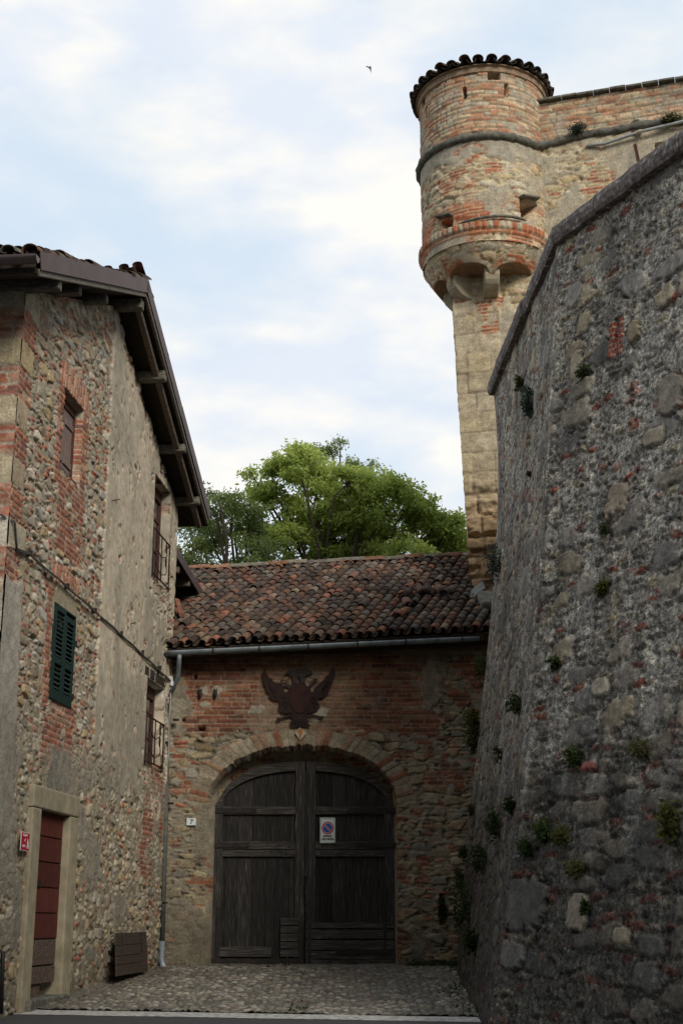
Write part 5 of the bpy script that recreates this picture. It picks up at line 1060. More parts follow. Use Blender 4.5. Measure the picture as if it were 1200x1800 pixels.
    for k in range(n):
        a = 2 * PI * k / n + rng.normal(0, .008); er = np.array([math.cos(a), math.sin(a), 0]); et = np.array([-er[1], er[0], 0])
        s_ = -er * .93 + Z3 * .36; s_ /= np.linalg.norm(s_); nn_ = np.cross(et, s_); nn_ *= np.sign(nn_[2])
        for r_ in range(4):
            rr_ = R0 + .17 - r_ * .28; zz = RB + .08 + r_ * .11
            if rr_ < .45: continue
            p = np.array([CC[0], CC[1], zz]) + er * (rr_ + rng.normal(0, .015)); f = rr_ / (R0 + .17)
            coppo(t, p + nn_ * (.04 + rng.uniform(0, .03)), s_ - nn_ * .05 + et * rng.normal(0, .05), nn_, et, .118 * f, .095 * f, .40, 1, tile_col(rng, .65, [(.08, .07, .06), (.11, .08, .06), (.06, .055, .05), (.15, .10, .07)]), lip=.018)
            a2_ = a + PI / n; er2 = np.array([math.cos(a2_), math.sin(a2_), 0]); et2 = np.array([-er2[1], er2[0], 0]); p2 = np.array([CC[0], CC[1], zz]) + er2 * (rr_ + .01)
            coppo(t, p2 + nn_ * .055, -er2 * .93 + Z3 * .33, nn_, et2, .105 * f, .085 * f, .40, -1, tile_col(rng, .6, [(.10, .07, .05), (.08, .07, .06)]), seg=5)
    t.build('turret_tiles', M['tile'], castle)
    # half-round string course round the turret and on along the wall
    pts = []
    for a in np.radians(np.linspace(-262, -49, 60)): pts.append(np.array([CC[0] + (R0 + .04) * math.cos(a), CC[1] + (R0 + .04) * math.sin(a), ringz + .05 + .0 * a]))
    s0, z0 = 1.93, RING - .08
    for k, a in enumerate(np.linspace(1.98, 9.4, 70)): pts.append(CP(a, RING + .02 + .015 * math.sin(a * 5) + .02 * math.sin(a * 2.1) - .10 * math.exp(-(a - 1.9) * 3), .02))
    st = MB(); rad = [.088 + .010 * math.sin(i * 1.7) + .006 * math.sin(i * 3.1) for i in range(len(pts))]; st.tube(pts, rad, 10); st.build('string_course', M['string'], castle)
    # slate drips and lintels over the holes
    
    for px0, px1, py0, py1, nm in ((915, 950, 350, 354, 'slate_lintel'), (774, 794, 386, 382, 'slate_lintel')):
        pa, pb_ = hit_turret(px0, py0), hit_turret(min(px1, 938), py1); er = (pa + pb_) / 2 - np.array([CC[0], CC[1], (pa[2] + pb_[2]) / 2]); er /= np.linalg.norm(er); dd_ = pb_ - pa; ln_ = np.linalg.norm(dd_); dd_ /= ln_
        m = MB(); m.box((pa + pb_) / 2 + er * .04 + Z3 * .03, (ln_ + .10, .22, .035), (dd_, er, np.cross(dd_, er))); m.build(nm, M['string'], castle)
    m = MB(); pts = [np.array([CC[0] + (R0 + .09) * math.cos(a), CC[1] + (R0 + .09) * math.sin(a), 15.06 + .05 * math.cos((a + 1.35) * 3.2)]) for a in np.radians(np.linspace(-118, -62, 14))]; m.tube(pts, [.012] + [.03] * 12 + [.012], 6); m.build('moulding', M['string'], castle)
    a, z_ = cpix(1115, 220); m = MB(); m = Pieces('iron_tie', M['rust'], castle); m.bar(CP(a - .06, z_ + .05, .03), CP(a - .02, z_ - .25, .04), .05, .03, up=CN); m.bar(CP(a - .02, z_ - .45, .03), CP(a + .04, z_ - .95, .035), .045, .03, up=CN)
    a0, z0 = cpix(1030, 259); a1, z1 = cpix(1063, 257); a2_, z2 = cpix(1125, 238); a3, z3 = cpix(1200, 220)
    cd_ = thing('pipe_conduit', 'thin grey metal pipe running along the castle wall below the string course', 'pipe', tuple(CP(a0, z0, .1)))
    m = MB(); m.tube([CP(a0, z0, -.02), CP(a0 + .02, z0, .05), CP(a1, z1, .10), CP(a2_, z2, .14), CP(a3, z3, .14), CP(a3 + 3, z3 + .05, .14)], .033, 8); m.build('pipe', M['conduit'], cd_)
    m = Pieces('bracket', M['corbel'], cd_)
    for a_, z_ in ((a2_, z2), (a3 + .4, z3)): m.bar(CP(a_, z_ + .10, .02), CP(a_, z_ - .03, .17), .05, .09, up=CD)
turret()

# ================================================================== SCARP BASTION (right)
sc = thing('bastion', 'huge battered grey stone bastion wall with a stone coping, right side', 'fortification', (2.2, 16, gz(16)))
def tau(z): return np.clip((z - .7) / (10.5 - .7), -.1, 1.05)
def solve(pxl, yfun):
    """profile of an edge of the battered wall: picture heights plus a depth law give x(z)"""
    out = []
    for px, py in pxl:
        z = 5.0
        for _ in range(30): Y = yfun(z); z = float(at_y(px, py, Y)[2])
        out.append((z, float(at_y(px, py, yfun(z))[0])))
    return np.array(sorted(out))
RY = lambda z: 13.75 + (16.5 - 13.75) * (1 - (1 - np.clip(tau(z), 0, 1)) ** 1.6) + 2.0 * np.minimum(tau(z), 0)
FY = lambda z: 21.95 - .6 * (1 - np.clip(tau(z), 0, 1)) ** 1.6
RE_ = solve([(985, 425), (976, 600), (966, 800), (955, 970), (943, 1150), (928, 1320), (905, 1500), (882, 1650), (868, 1790)], RY)
FE_ = solve([(867, 690), (874, 850), (870, 1000), (860, 1100), (849, 1200), (834, 1350), (819, 1500), (808, 1630), (804, 1700)], FY)
def prof(E_, z):
    p = np.polyfit(E_[:, 0], E_[:, 1], 4); zc = np.clip(z, E_[0, 0], E_[-1, 0]); dp_ = np.polyder(p)
    return np.polyval(p, zc) + np.polyval(dp_, zc) * (z - zc)
ND = np.array([.444, -.896, 0])
def scarp_mix(U, Z, seed, smooth_dark):
    n1_ = fb(U * 3, Z * 3, seed, 4) - .5; n2_ = fb(U * 16, Z * 16, seed + 1, 4) - .5
    h, c = rubble(U, Z, seed + 2, sx=.60, sz=.34, big=.46, P=[(.23, .21, .185), (.29, .26, .21), (.19, .18, .17), (.32, .275, .20), (.24, .23, .21), (.175, .17, .16)], PB=[(.23, .075, .05), (.28, .10, .065), (.19, .07, .05)], brick_amt=.15, mort=(.385, .365, .325), bury=.45, small=(.24, .10), dep=1.2, rag=.24); gr_ = 1 - .62 * rubble.stone
    # courses of long blocks low down
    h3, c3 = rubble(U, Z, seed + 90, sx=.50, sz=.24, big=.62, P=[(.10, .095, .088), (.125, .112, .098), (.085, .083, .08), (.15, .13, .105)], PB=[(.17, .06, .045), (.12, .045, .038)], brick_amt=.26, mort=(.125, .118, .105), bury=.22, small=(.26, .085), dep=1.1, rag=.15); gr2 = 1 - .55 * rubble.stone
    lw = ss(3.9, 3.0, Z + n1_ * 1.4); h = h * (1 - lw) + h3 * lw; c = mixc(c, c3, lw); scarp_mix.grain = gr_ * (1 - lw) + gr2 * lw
    # coarse open lime mortar: pits and grains
    gr = fb(U * 24, Z * 24, seed + 31, 3); G_ = scarp_mix.grain; h = h + .030 * (gr - .5) * G_; pits = ss(.60, .72, gr) * G_; c = mixc(c, c * .45, pits * .8)
    # white lime runs and dark weather crust in uneven vertical streaks
    st = .6 * fb(U * 3.4, Z * .5, seed + 41, 4) + .4 * fb(U * 1.6, Z * 1.3, seed + 43, 4) + .35 * (fb(U * 11, Z * 3, seed + 42, 3) - .5)
    crust = ss(.42, .60, st + .20 * ss(8.0, 3.5, Z) - .05); c = mixc(c, c * .42 + np.array([.028, .028, .029]), crust * .72)  # crust, thickened low down to paint shade there as well
    stk = ss(.50, .66, fb(U * 2.6, Z * .22, seed + 45, 4) + .14 * n2_) * ss(10.3, 8.6, Z + n1_ * 2); c = mixc(c, c * .55, stk * .5)
    lime = ss(.58, .70, fb(U * 4.2 + 9, Z * .8, seed + 51, 4) + .40 * (gr - .5)) * ss(1.8, 3.2, Z) * ss(10.4, 7.5, Z) * G_; c = mixc(c, np.array([.33, .33, .32]) * (.7 + .6 * gr)[..., None], lime * .42)
    lo2 = ss(4.2, .8, Z + n1_ * 2.2); c = mixc(c, c * .5 + np.array([.008, .008, .006]), lo2 * .8)  # shade of the lower wall put into the stone colour
    sp = ss(.75, .80, fb(U * 30, Z * 30, seed + 61, 2)); c = mixc(c, np.array([.42, .41, .39]) * np.ones(U.shape + (1,)), sp * .3 * (1 - .5 * lw))
    c = c * np.array([1.10, 1.09, 1.06])
    return h, c, n1_, n2_
def scarp():
    z = np.arange(.25, 10.45, .0195); zz = z
    Rx, Ry = prof(RE_, z), RY(z); Fx, Fy = prof(FE_, z), FY(z)
    R = np.stack([Rx, Ry, z], -1); F_ = np.stack([Fx, Fy, z], -1)
    # left face, running back to the gatehouse
    n = 290; t = np.linspace(0, 1, n); Pt = F_[None] * (1 - t[:, None, None]) + R[None] * t[:, None, None]
    U = (t * 6.0)[:, None] + 0 * z[None]; Z = z[None] + 0 * U; h, c, n1_, n2_ = scarp_mix(U, Z, 1300, 1)
    e = R - F_; nrm = np.stack([-e[:, 1], e[:, 0], 0 * e[:, 0]], -1); nrm /= np.linalg.norm(nrm, axis=1)[:, None]; nrm *= np.sign(-nrm[:, :1]); nrm[:, 2] = .15; nrm /= np.linalg.norm(nrm, axis=1)[:, None]
    h = h * .55 + .05 * (fb(U * .7, Z * .5, 3, 3) - .5)
    endf = ss(0, .06, t) * ss(1, .985, t); Pa = Pt + nrm[None] * (h * endf[:, None])[..., None]
    rib = .035 * np.exp(-((U - 5.95) / .16) ** 2) * (0.6 + .8 * fb(U, Z * .6, 7, 3)); Pa += nrm[None] * rib[..., None]
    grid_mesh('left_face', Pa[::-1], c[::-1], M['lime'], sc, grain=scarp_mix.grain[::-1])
    # front face, running toward the viewer on the right
    s = np.arange(0, 9.2, .0205); Pt = R[None] + ND * s[:, None, None]
    U = s[:, None] + 0 * z[None]; Z = z[None] + 0 * U; h, c, n1_, n2_ = scarp_mix(U + 40, Z, 1400, 0); gq = scarp_mix.grain
    # brick quoin slot and a few picked out stones
    a = at_on_b(1082, 600, R, z); hb, cb = brickwork(U, Z, 1450, L=.24, ch=.08, P=[(.30, .085, .055), (.26, .075, .05)])
    q = rect(U + n1_ * .05, Z, a[0] - .12, a[0] + .16, a[1] - .22, a[1] + .30); h = h * (1 - q) + (hb + .01) * q; c = mixc(c, cb, q); k = (U > a[0] - .015) & (U < a[0] + .05) & (Z > a[1] - .02) & (Z < a[1] + .32); h[k] = -.12
    for (px, py, rx, rz, colr) in ((1115, 585, .11, .15, (.27, .23, .16)), (1040, 1350, .13, .05, (.20, .075, .06)), (1018, 1602, .155, .17, (.17, .15, .12)), (930, 1590, .34, .26, (.062, .06, .058)), (1085, 885, .20, .24, (.25, .21, .16)), (1150, 770, .18, .10, (.26, .23, .18)), (1060, 1210, .14, .09, (.30, .27, .22)), (1015, 640, .12, .22, (.27, .24, .18)), (1180, 690, .2, .25, (.20, .18, .15)), (1095, 1645, .12, .08, (.18, .16, .12)), (900, 1680, .2, .13, (.08, .078, .075)), (1010, 520, .14, .16, (.24, .23, .21))):
        a = at_on_b(px, py, R, z); dd = (np.abs((U - a[0]) / rx) ** 3.5 + np.abs((Z - a[1]) / rz) ** 3.5) + n2_ * 1.9 + n1_ * 1.6
        q = ss(1.1, .9, dd); gq = gq * (1 - q) + .35 * q; ed = ss(1.7, 1.15, dd) * (1 - q); h = h * (1 - q) + (.045 + .008 * n2_) * q - .03 * ed; c = mixc(c, np.array(colr) * (.8 + .45 * fb(U * 8, Z * 8, 77, 4))[..., None], q); c = mixc(c, c * .5, ed * .7)
    nb = np.array([-.896, -.444, .22]); nb /= np.linalg.norm(nb)
    h = h + .06 * (fb(U * .7, Z * .5, 4, 3) - .5) + .05 * np.exp(-(U / .10) ** 2)
    endf = ss(0, .10, s) * .9 + .1; Pb = Pt + nb * (h * endf[:, None])[..., None]
    Pb[0] = Pa[-1]
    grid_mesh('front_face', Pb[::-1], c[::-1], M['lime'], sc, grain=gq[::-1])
    # return face behind the far end, hidden from the lane
    n = 60; t = np.linspace(0, 1, n); zz = z[::4]; Fq = F_[::4]; G = Fq + np.array([3.0, 2.4, 0]); Pt = Fq[None] * (1 - t[:, None, None]) + G[None] * t[:, None, None]; U = (t * 3.8)[:, None] + 0 * zz[None]; Z = zz[None] + 0 * U
    h, c, _, _ = scarp_mix(U + 80, Z, 1500, 0); grid_mesh('return_face', Pt, c, M['lime'], sc)
    # coping
    FT, RTp = F_[-1], R[-1]; NT = RTp + ND * 9.2; top = 10.45; hgt = .30
    ea = (RTp - FT); ea[2] = 0; ea /= np.linalg.norm(ea); na = np.array([-1.0, -.05, 0]); na = np.array([ea[1], -ea[0], 0]) * np.sign(np.array([ea[1], -ea[0], 0]) @ np.array([-1, 0, 0])); nbh = np.array([-.896, -.444, 0])
    mit = na + nbh; mit = mit / (mit @ na)
    sec = [(.10, 0.0), (.125, .06), (.13, .16), (.11, .24), (.06, .29), (-.02, .32), (-.75, .34), (-.75, .0)]
    path = [(FT - ea * .0, na)] ; k1 = 40
    pts = [(FT + (RTp - FT) * k / k1, na if k < k1 else mit) for k in range(k1 + 1)] + [(RTp + ND * 9.2 * k / 50, nbh) for k in range(1, 51)]
    rng = np.random.default_rng(8); m_ = len(sec); cm = MB(); i = 0
    def lerp_pt(i0, f):
        i1 = min(i0 + 1, len(pts) - 1); return pts[i0][0] * (1 - f) + pts[i1][0] * f, pts[i0][1]
    while i < len(pts) - 1:                                       # one slab after another, each a little out of line
        j = min(i + (6 if i < k1 else 5) + int(rng.integers(-1, 2)), len(pts) - 1)
        if i < k1 < j: j = k1
        jo_, jz = rng.normal(0, .011), rng.normal(0, .009); vs = []
        for k in range(i, j + 1):
            p, d_ = pts[k]
            if k == j and j < len(pts) - 1 and j != k1: p = p - (pts[j][0] - pts[j - 1][0]) * .07
            w = rng.normal(0, .003)
            for (o, zz_) in sec: vs.append(np.array([p[0], p[1], top]) + d_ * (o + ((jo_ + w) if o > 0 else 0)) + Z3 * (zz_ + jz + w))
        fs = [(a_ * m_ + k, a_ * m_ + (k + 1) % m_, (a_ + 1) * m_ + (k + 1) % m_, (a_ + 1) * m_ + k) for a_ in range(j - i) for k in range(m_)]
        fs += [tuple(range(m_)), tuple(range((j - i) * m_, (j - i + 1) * m_))[::-1]]; cm.add(vs, fs, False); i = j
    co = cm.build('coping', M['coping'], sc)
    tp = MB(); tp.prism([(FT[0] + .3, FT[1]), (RTp[0] + .35, RTp[1] + .1), (NT[0] + .4, NT[1]), (14, 10), (14, 22), (FT[0] + 3.2, FT[1] + 2.4)], (0, 0, 9.9), X3, Y3, .58); tp.build('terrace', M['earth'], sc)
def at_on_b(px, py, R, z):
    zz = 5.0
    for _ in range(25):
        i = int(np.argmin(np.abs(z - zz))); p = R[i]; n_ = np.array([-.896, -.444, 0]); w = at_plane(px, py, p, n_); zz = float(w[2])
    i = int(np.argmin(np.abs(z - zz))); return float((w - R[i]) @ ND), zz
scarp()
def on_scarp(px, py):
    """point on the bastion surface along a sight line"""
    r = ray(px, py); best = None
    for t in np.arange(11, 24.5, .02):
        p = CAMP + r * t; z = p[2]
        if not (.3 < z < 10.6): continue
        if p[1] < RY(z): # beside the front face
            q = np.array([prof(RE_, np.array([z]))[0], RY(z)]); dd = (p[:2] - q) @ np.array([-.896, -.444])
        else:
            f = (p[1] - RY(z)) / (FY(z) - RY(z)); xq = prof(RE_, np.array([z]))[0] * (1 - f) + prof(FE_, np.array([z]))[0] * f; dd = xq - p[0]
            if f > 1: continue
        if dd < 0: return p
    return None
# ================================================================== TREES
def leaf_cloud(centers, dirs, rng, per, L, W, spread, shade):
    """real leaf blades (folded quads) round twig centres"""
    n = len(centers); C_ = np.repeat(centers, per, 0); Dd = np.repeat(dirs, per, 0); sh = np.repeat(shade, per)
    N_ = n * per
    off = rng.normal(0, 1, (N_, 3)) * spread; P0 = C_ + off
    d = Dd * .6 + rng.normal(0, .75, (N_, 3)); d[:, 2] -= .25; d /= np.linalg.norm(d, axis=1)[:, None]
    r = rng.normal(0, 1, (N_, 3)); r[:, 2] *= .5; x = np.cross(d, r); x /= np.linalg.norm(x, axis=1)[:, None]
    l = L * rng.uniform(.6, 1.3, N_)[:, None]; w = W * rng.uniform(.7, 1.3, N_)[:, None]; nn = np.cross(d, x)
    a = P0; b = P0 + d * l * .5 + x * w * .5 + nn * w * .12; c = P0 + d * l; e = P0 + d * l * .5 - x * w * .5 + nn * w * .12
    V = np.stack([a, b, c, e], 1).reshape(-1, 3); col = np.clip(sh + rng.normal(0, .16, N_), 0, 1)
    return V, np.repeat(col, 4)
def leaf_mesh(name, V, col, mat, parent=None):
    me = D.meshes.new(name); n = len(V) // 4; me.vertices.add(len(V)); me.vertices.foreach_set('co', V.reshape(-1).astype(np.float32))
    me.loops.add(n * 4); me.loops.foreach_set('vertex_index', np.arange(n * 4, dtype=np.int32)); me.polygons.add(n)
    me.polygons.foreach_set('loop_start', (np.arange(n) * 4).astype(np.int32)); me.polygons.foreach_set('loop_total', np.full(n, 4, np.int32)); me.update(calc_edges=True)
    at = me.color_attributes.new('Col', 'FLOAT_COLOR', 'POINT'); c4 = np.ones((len(V), 4), np.float32); c4[:, :3] = col[:, None]; at.data.foreach_set('color', c4.reshape(-1))
    return link_mesh(name, me, mat, parent)
def tree(label, Y, lumps, base_px, mat, seed, dens=1.0, L=.15, W=.06, cat='tree'):
    rng = np.random.default_rng(seed); pm = F / (Y * math.cos(PITCH) + 11 * math.sin(PITCH))
    bx = at_y(base_px, 1000, Y)[0]; root = thing('deciduous_tree', label, cat, (bx, Y, gz(Y)))
    cen = []; rad = []
    for (px, py, r) in lumps:
        rr = r / pm; c = at_y(px, py, Y + rng.uniform(-.25, .25) * 4.5 * (1 if r > 30 else .4)); cen.append(c); rad.append(rr)
    tr = MB(); base = np.array([bx, Y, gz(Y) - .2]); top = np.array([bx + .1, Y, cen[0][2] * .0 + min(c[2] for c in cen) - .2])
    fork = np.array([bx, Y, max(3.2, min(c[2] for c in cen) - 1.8)])
    tr.tube([base, base * .5 + fork * .5 + rng.normal(0, .12, 3), fork], [.30, .24, .19], 10); trunk = tr.build('trunk', M['bark'], root)
    lb = MB(); tw = []; allc = []; alld = []; alls = []
    for c, rr in zip(cen, rad):
        mid = fork * .45 + c * .55 + rng.normal(0, .25, 3); mid[2] -= .1
        pts = [fork + (mid - fork) * t + rng.normal(0, .06, 3) for t in (0, .35, .7)] + [mid, c * .75 + mid * .25 + rng.normal(0, .12, 3), c]
        lb.tube(pts, list(np.linspace(.075, .022, 6) * (1 + .5 * (rr > .8))), 6)
        npad = int(12 * dens * (rr / .8) ** 1.8) + 2
        for _ in range(npad):                                     # foliage hangs in flattened sprays with gaps between
            u = rng.normal(0, 1, 3); u[1] *= .8; u /= np.linalg.norm(u); pc = c + u * rr * rng.uniform(.45, 1.02) * np.array([1, 1, .9]); pr = rng.uniform(.18, .36) * min(1, rr / .5 + .3)
            m_ = c * .4 + pc * .6 + rng.normal(0, .08, 3); lb.tube([c + rng.normal(0, .05, 3), m_, pc], [.020, .013, .007], 4, cap=False)
            n = int(rng.uniform(16, 30) * (pr / .3) ** 2)
            q = rng.normal(0, .55, (n, 3)) * np.array([pr, pr, pr * .42]); q[:, 2] -= .35 * (q[:, 0] ** 2 + q[:, 1] ** 2) / pr
            tone = rng.normal(0, .07)
            for k in q: allc.append(pc + k); alld.append(np.array([k[0], k[1], -.1]) / pr); alls.append(.42 + .22 * u[2] + .42 * k[2] / pr + tone)  # leaf colour lighter on top, darker beneath: shade painted into the crown
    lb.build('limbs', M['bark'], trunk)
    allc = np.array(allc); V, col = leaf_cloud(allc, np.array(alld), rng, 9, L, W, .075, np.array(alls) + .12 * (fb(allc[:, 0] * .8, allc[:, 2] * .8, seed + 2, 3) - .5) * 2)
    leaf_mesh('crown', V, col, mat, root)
tree('bright green broad leaved tree in the middle behind the tile roof', 37.5, [(520, 815, 38), (480, 835, 32), (560, 835, 48), (455, 868, 30), (610, 850, 46), (560, 900, 60), (500, 900, 48), (640, 890, 52), (655, 850, 34), (700, 862, 34), (715, 895, 46), (755, 905, 38), (782, 918, 26), (600, 950, 60), (680, 945, 56), (740, 950, 48), (500, 955, 45), (775, 965, 34), (560, 990, 60), (640, 1000, 60), (720, 1000, 56), (455, 940, 30), (540, 800, 22), (795, 930, 24), (800, 955, 28), (440, 830, 13)], 575, M['leaf_bright'], 3, dens=1.15)
tree('darker loose tree left of the bright tree, beside the house gable', 35.0, [(375, 895, 34), (345, 925, 34), (410, 885, 26), (420, 925, 42), (375, 960, 48), (440, 970, 38), (335, 975, 38), (400, 1010, 46), (465, 1000, 38), (325, 1000, 34), (372, 866, 13), (440, 900, 22)], 398, M['leaf_dark'], 8, dens=.75, L=.12, W=.05)
tree('thin wispy olive tree rising behind the top of the bright tree', 42.0, [(578, 786, 15), (560, 792, 11), (598, 780, 9), (632, 822, 17), (645, 840, 22), (620, 812, 12), (655, 815, 9), (600, 880, 50), (640, 920, 44)], 610, M['leaf_dark'], 15, dens=1.0, L=.12, W=.05)
tree('small green tree low beside the castle corner', 40.0, [(815, 975, 12), (806, 985, 14), (822, 990, 15), (800, 1000, 22)], 812, M['leaf_bright'], 19, dens=1.0, L=.12, W=.05)

# ================================================================== PLANTS ON THE WALLS
def tuft(name, label, p, outn, w, h, mat, seed, droop=.6, cat='wall plant', group='plants growing on the walls', dens=1.0, leaf=1.0):
    rng = np.random.default_rng(seed); p = np.array(p); n = int(60 * dens * (w * h / .04) ** .6) + 12
    t = rng.uniform(-1, 1, (n, 3)) * .5; t = t[np.sum(t * t, 1) < .25]; outn = np.array(outn) / np.linalg.norm(outn); side = np.cross(outn, Z3); side /= np.linalg.norm(side)
    dep = min(w, h) * .8
    c = p + outn * (.02 + dep * .45) + side * (t[:, :1] * w) + Z3 * (t[:, 1:2] * h) + outn * (t[:, 2:3] * dep)
    d = outn * .5 + np.array([0, 0, -droop]) + (c - p) / max(w, h); d = d / np.linalg.norm(d, axis=1)[:, None]
    V, col = leaf_cloud(c, d, rng, 12, .055 * leaf, .022 * leaf, min(w, h) * .16, .35 + .5 * t[:, 1] + .3 * rng.random(len(t)))
    o = leaf_mesh(name, V, col, mat); tag(o, label, cat, group)
    st = MB(); root = p - outn * .05
    for q in c[:: max(1, len(c) // 12)]: st.tube([root, (root + q) / 2 + rng.normal(0, .01, 3) - Z3 * .01, q], [.006, .004, .002], 4, cap=False)
    st.build('stem', M['flower_stem'], o)
PL = [  # picture position, size, foliage, label
 (919, 676, .14, .24, 'leaf_yellow', 'yellow green tuft just below the coping, above the blue green bush'),
 (938, 706, .22, .36, 'leaf_blue', 'dense blue green bush hanging from the bastion wall below its coping'),
 (880, 985, .34, .72, 'leaf_blue', 'tall blue green bush on the bastion edge beside the base of the tower'),
 (935, 832, .08, .12, 'leaf_blue', 'tiny blue green tuft high on the left bastion face, under the dense bush'),
 (1032, 655, .14, .18, 'leaf_weed', 'scraggly dark weed at a crack left of the red brick slot'),
 (1071, 932, .12, .14, 'leaf_weed', 'small round tuft at mid height on the bastion front'),
 (1068, 1035, .14, .12, 'leaf_yellow', 'small pale green tuft on the bastion front, halfway down'),
 (845, 1168, .24, .34, 'leaf_weed', 'green bush on the bastion edge just below the gutter end'),
 (828, 1285, .30, .50, 'leaf_yellow', 'big yellow green bush on the bastion edge beside the brick wall'),
 (983, 1165, .14, .10, 'leaf_weed', 'flat dark tuft near the arris of the bastion at gutter height'),
 (918, 1235, .16, .34, 'leaf_weed', 'upright weed on the left bastion face near the arris'),
 (884, 1325, .18, .22, 'leaf_weed', 'low bush on the left bastion face level with the arch'),
 (1018, 1335, .26, .26, 'leaf_weed', 'dark rounded bush on the bastion front below broken red bricks'),
 (1139, 1318, .26, .22, 'leaf_yellow', 'light green bush on the bastion front at the far right of the arch height'),
 (968, 1462, .22, .28, 'leaf_weed', 'left bush of a close pair low on the bastion front'),
 (998, 1470, .22, .26, 'leaf_yellow', 'right bush of a close pair low on the bastion front'),
 (935, 1494, .22, .18, 'leaf_weed', 'small bush below and left of the close pair near the arris'),
 (1022, 1528, .34, .26, 'leaf_yellow', 'wide bush above the pale square stone on the bastion front'),
 (1190, 1452, .34, .46, 'leaf_yellow', 'large bush cut by the right edge of the view'),
 (1036, 1600, .10, .18, 'leaf_weed', 'thin tuft on the right edge of the pale square stone'),
 (878, 1452, .20, .36, 'leaf_weed', 'weed on the left bastion face level with the parking sign'),
 (857, 1505, .22, .34, 'leaf_weed', 'ragged weed on the left bastion face, left of the arris foot'),
 (822, 1500, .16, .22, 'leaf_weed', 'small bush at the bastion edge against the rubble wall'),
 (828, 1592, .34, .56, 'leaf_weed', 'large dark green bush at the bastion edge near the ground'),
 (812, 1545, .16, .30, 'leaf_weed', 'thin weed at the bastion edge just above the large low bush'),
 (835, 1425, .12, .30, 'leaf_weed', 'narrow weed at the bastion edge beside the pale rubble'),
 (840, 1655, .20, .30, 'leaf_weed', 'weed near the ground on the left bastion face'),
 (905, 1415, .14, .22, 'leaf_weed', 'short weed right beside the arris, halfway up'),
]
def clamp_scarp(px, py):
    for k in range(40):
        p = on_scarp(px + k * 3, py)
        if p is not None: return p
    return None
NA_, NB_ = np.array([-1.0, -.1, .1]), np.array([-.896, -.444, .15])
for i, (px, py, w, h, mt, lab) in enumerate(PL):
    p = clamp_scarp(px, py)
    if p is None: continue
    k_ = .62 if (py > 1250 and px > 900) else .9
    rv = np.random.default_rng(i); tuft('wall_bush', lab, p, NB_ if p[1] < RY(p[2]) else NA_, w * k_ * rv.uniform(.7, 1.25), h * k_ * rv.uniform(.8, 1.5), M[mt], 50 + i, droop=rv.uniform(-.3, 1.4), dens=rv.uniform(.45, 1.1), leaf=rv.uniform(.7, 1.3))
a, z_ = cpix(1015, 230); tuft('wall_bush', 'grey green tuft on the string course left of the pipe, on the castle', CP(a, z_ - .03, .08), CN, .34, .18, M['leaf_blue'], 91)
a, z_ = cpix(1180, 214); tuft('wall_bush', 'mossy tuft on the string course above the pipe at the right edge', CP(a, z_, .08), CN, .42, .14, M['leaf_yellow'], 92)
tuft('wall_bush', 'narrow dark plant hanging in a slot low on the rubble wall right of the gate', (1.66, GY - .02, 1.9), (0, -1, 0), .10, .42, M['leaf_weed'], 93)
def ground_weeds():
    rng = np.random.default_rng(12); C_ = []
    for (x0, x1, y0, y1, n) in ((1.1, 1.95, 22.9, 23.3, 34), (1.7, 2.0, 19.5, 23, 30), (1.3, 1.75, 15.9, 19, 14), (-3.2, -2.9, 22.4, 23.1, 4), (-1.9, .6, 23.0, 23.2, 5), (-.6, -.3, 16.2, 16.5, 3)):
        for k in range(n): x, y = rng.uniform(x0, x1), rng.uniform(y0, y1); C_.append((x, y, gz(y) + .03))
    C_ = np.array(C_); V, col = leaf_cloud(C_, np.tile([0, 0, 1.0], (len(C_), 1)), rng, 16, .06, .02, .035, np.full(len(C_), .5)); o = leaf_mesh('ground_weeds', V, col, M['leaf_weed'])
    tag(o, 'low green weeds sprouting along the wall foot and between cobbles', 'weeds', kind='stuff')
ground_weeds()

def litter():
    rng = np.random.default_rng(31); lm = MB()
    for k in range(260):
        y = rng.uniform(16.6, 23.0); e_ = rng.random()
        x = (-3.02 - .1044 * (22.7 - y) + .15 + abs(rng.normal(0, .22))) if e_ < .5 else ((1.95 - (23 - y) * .07) - abs(rng.normal(0, .3)) if e_ < .75 else rng.uniform(-3, 1.6))
        a = rng.uniform(0, 6.28); L = rng.uniform(.015, .04); c = np.array([x, y, gz(y) + .038 + rng.uniform(0, .01)]); d = np.array([math.cos(a), math.sin(a), rng.uniform(-.1, .3)]) * L; w = np.array([-math.sin(a), math.cos(a), rng.uniform(-.1, .3)]) * L * .5
        g = rng.choice(3); lm.col = ((.10, .07, .035), (.06, .05, .03), (.16, .12, .06))[g]; lm.add([c - d, c + w, c + d, c - w], [(0, 1, 2, 3)])
    o = lm.build('leaf_litter', M['tile']); tag(o, 'dry leaves and crumbs of litter lying along the edges of the cobbles', 'leaf litter', kind='stuff')
litter()
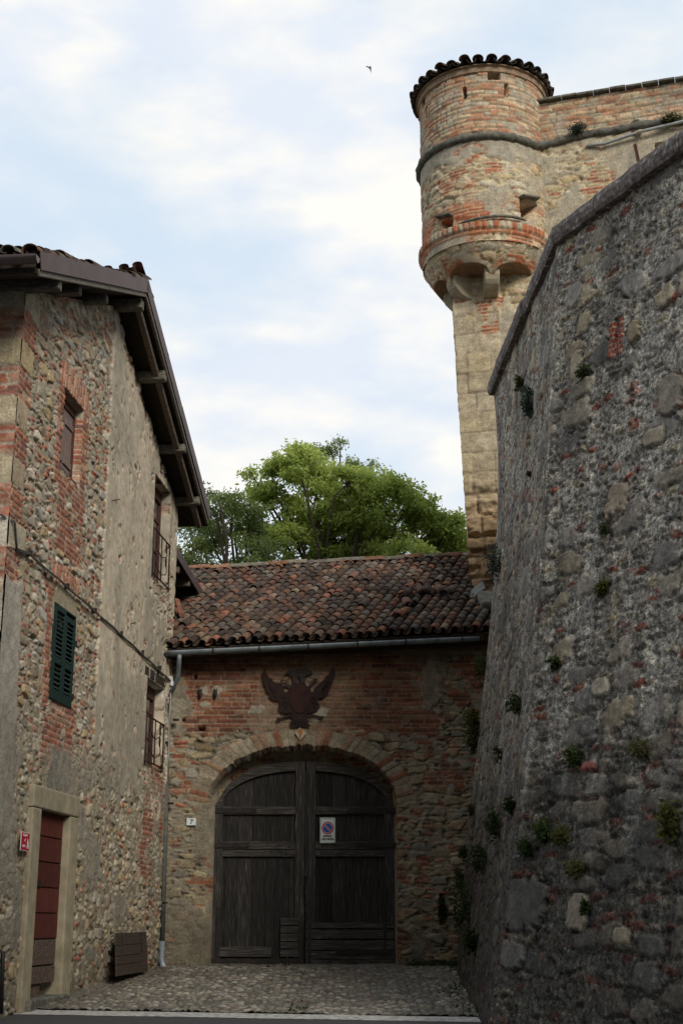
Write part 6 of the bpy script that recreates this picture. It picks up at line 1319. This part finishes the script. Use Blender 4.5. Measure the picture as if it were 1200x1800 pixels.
# ================================================================== BIRD
def bird():
    p = at_y(651, 121, 34.0); t = thing('flying_bird', 'small dark swift flying in the open sky', 'bird', tuple(p))
    m = MB(); ax = np.array([.05, .25, -.9]); ax /= np.linalg.norm(ax)
    m.tube([p - ax * .09, p - ax * .06, p - ax * .02, p + ax * .04, p + ax * .08, p + ax * .12], [.006, .016, .021, .016, .008, .002], 8); bd = m.build('body', M['iron'], t)
    for s_, tip in ((-1, np.array([-.02, .10, .17])), (1, np.array([-.15, -.05, .05]))):
        w = MB(); r0, r1 = p - ax * .035, p + ax * .015; q = p + tip; mid = p + tip * .55 + ax * -.03; k = np.array([.003, .003, .002])
        w.add([r0, r1, mid + ax * .035, q, mid - ax * .01, r0 + k, r1 + k, mid + ax * .035 + k, q + k, mid - ax * .01 + k], [(0, 1, 2, 4), (4, 2, 3), (5, 9, 7, 6), (9, 8, 7), (0, 4, 9, 5), (4, 3, 8, 9), (3, 2, 7, 8), (2, 1, 6, 7)]); w.build('wing', M['iron'], t)
bird()

# ================================================================== ADDED HOUSE ROW (unseen behind the viewer, put in to shade the lane)
def added_house(x, w, y, h, label, seed):
    t = thing('shade_house', label, 'house', (x, y, gz(y)))
    b = MB(); b.box((x, y, gz(y) + h / 2 - .2), (w, 7.5, h)); wl = b.build('wall', M['plain_plaster'], t)
    r = MB(); r.prism([(-w / 2 - .4, h - .25), (w / 2 + .4, h - .25), (w / 2 + .4, h - .1), (-w / 2 - .4, h - .1)], (x, y + 4.3, gz(y)), X3, Z3, 8.6); 
    r.prism([(-4.3, h - .098), (4.3, h - .098), (0, h + 1.5)], (x - w / 2 - .4, y, gz(y)), Y3, Z3, w + .8); r.build('roof', M['old_clay'], t)
    for k in range(3):
        for zz in (1.6, 4.6, 7.4, 10.2, 13.0, 15.4):
            if zz + 1.2 > h: continue
            f = MB(); xx = x - w / 2 + w * (k + .5) / 3; f.box((xx, y + 3.77, gz(y) + zz), (1.0, .06, 1.4)); wo_ = f.build('window', M['green'], t)
            g = MB(); g.box((xx, y + 3.81, gz(y) + zz), (.8, .03, 1.2)); g.build('pane', M['glass'], wo_)
M['old_clay'] = mat_noise('old_clay', (.10, .06, .045), (.20, .11, .075), 6, .9, bump=.4)
added_house(-9.5, 8.6, -12, 17.0, 'plastered house added unseen behind the viewer to shade the lane, left one of the row', 1)
added_house(0, 9.0, -12, 18.2, 'plastered house added unseen behind the viewer to shade the lane, middle one of the row', 2)
added_house(9.8, 9.2, -12, 17.4, 'plastered house added unseen behind the viewer to shade the lane, right one of the row', 3)
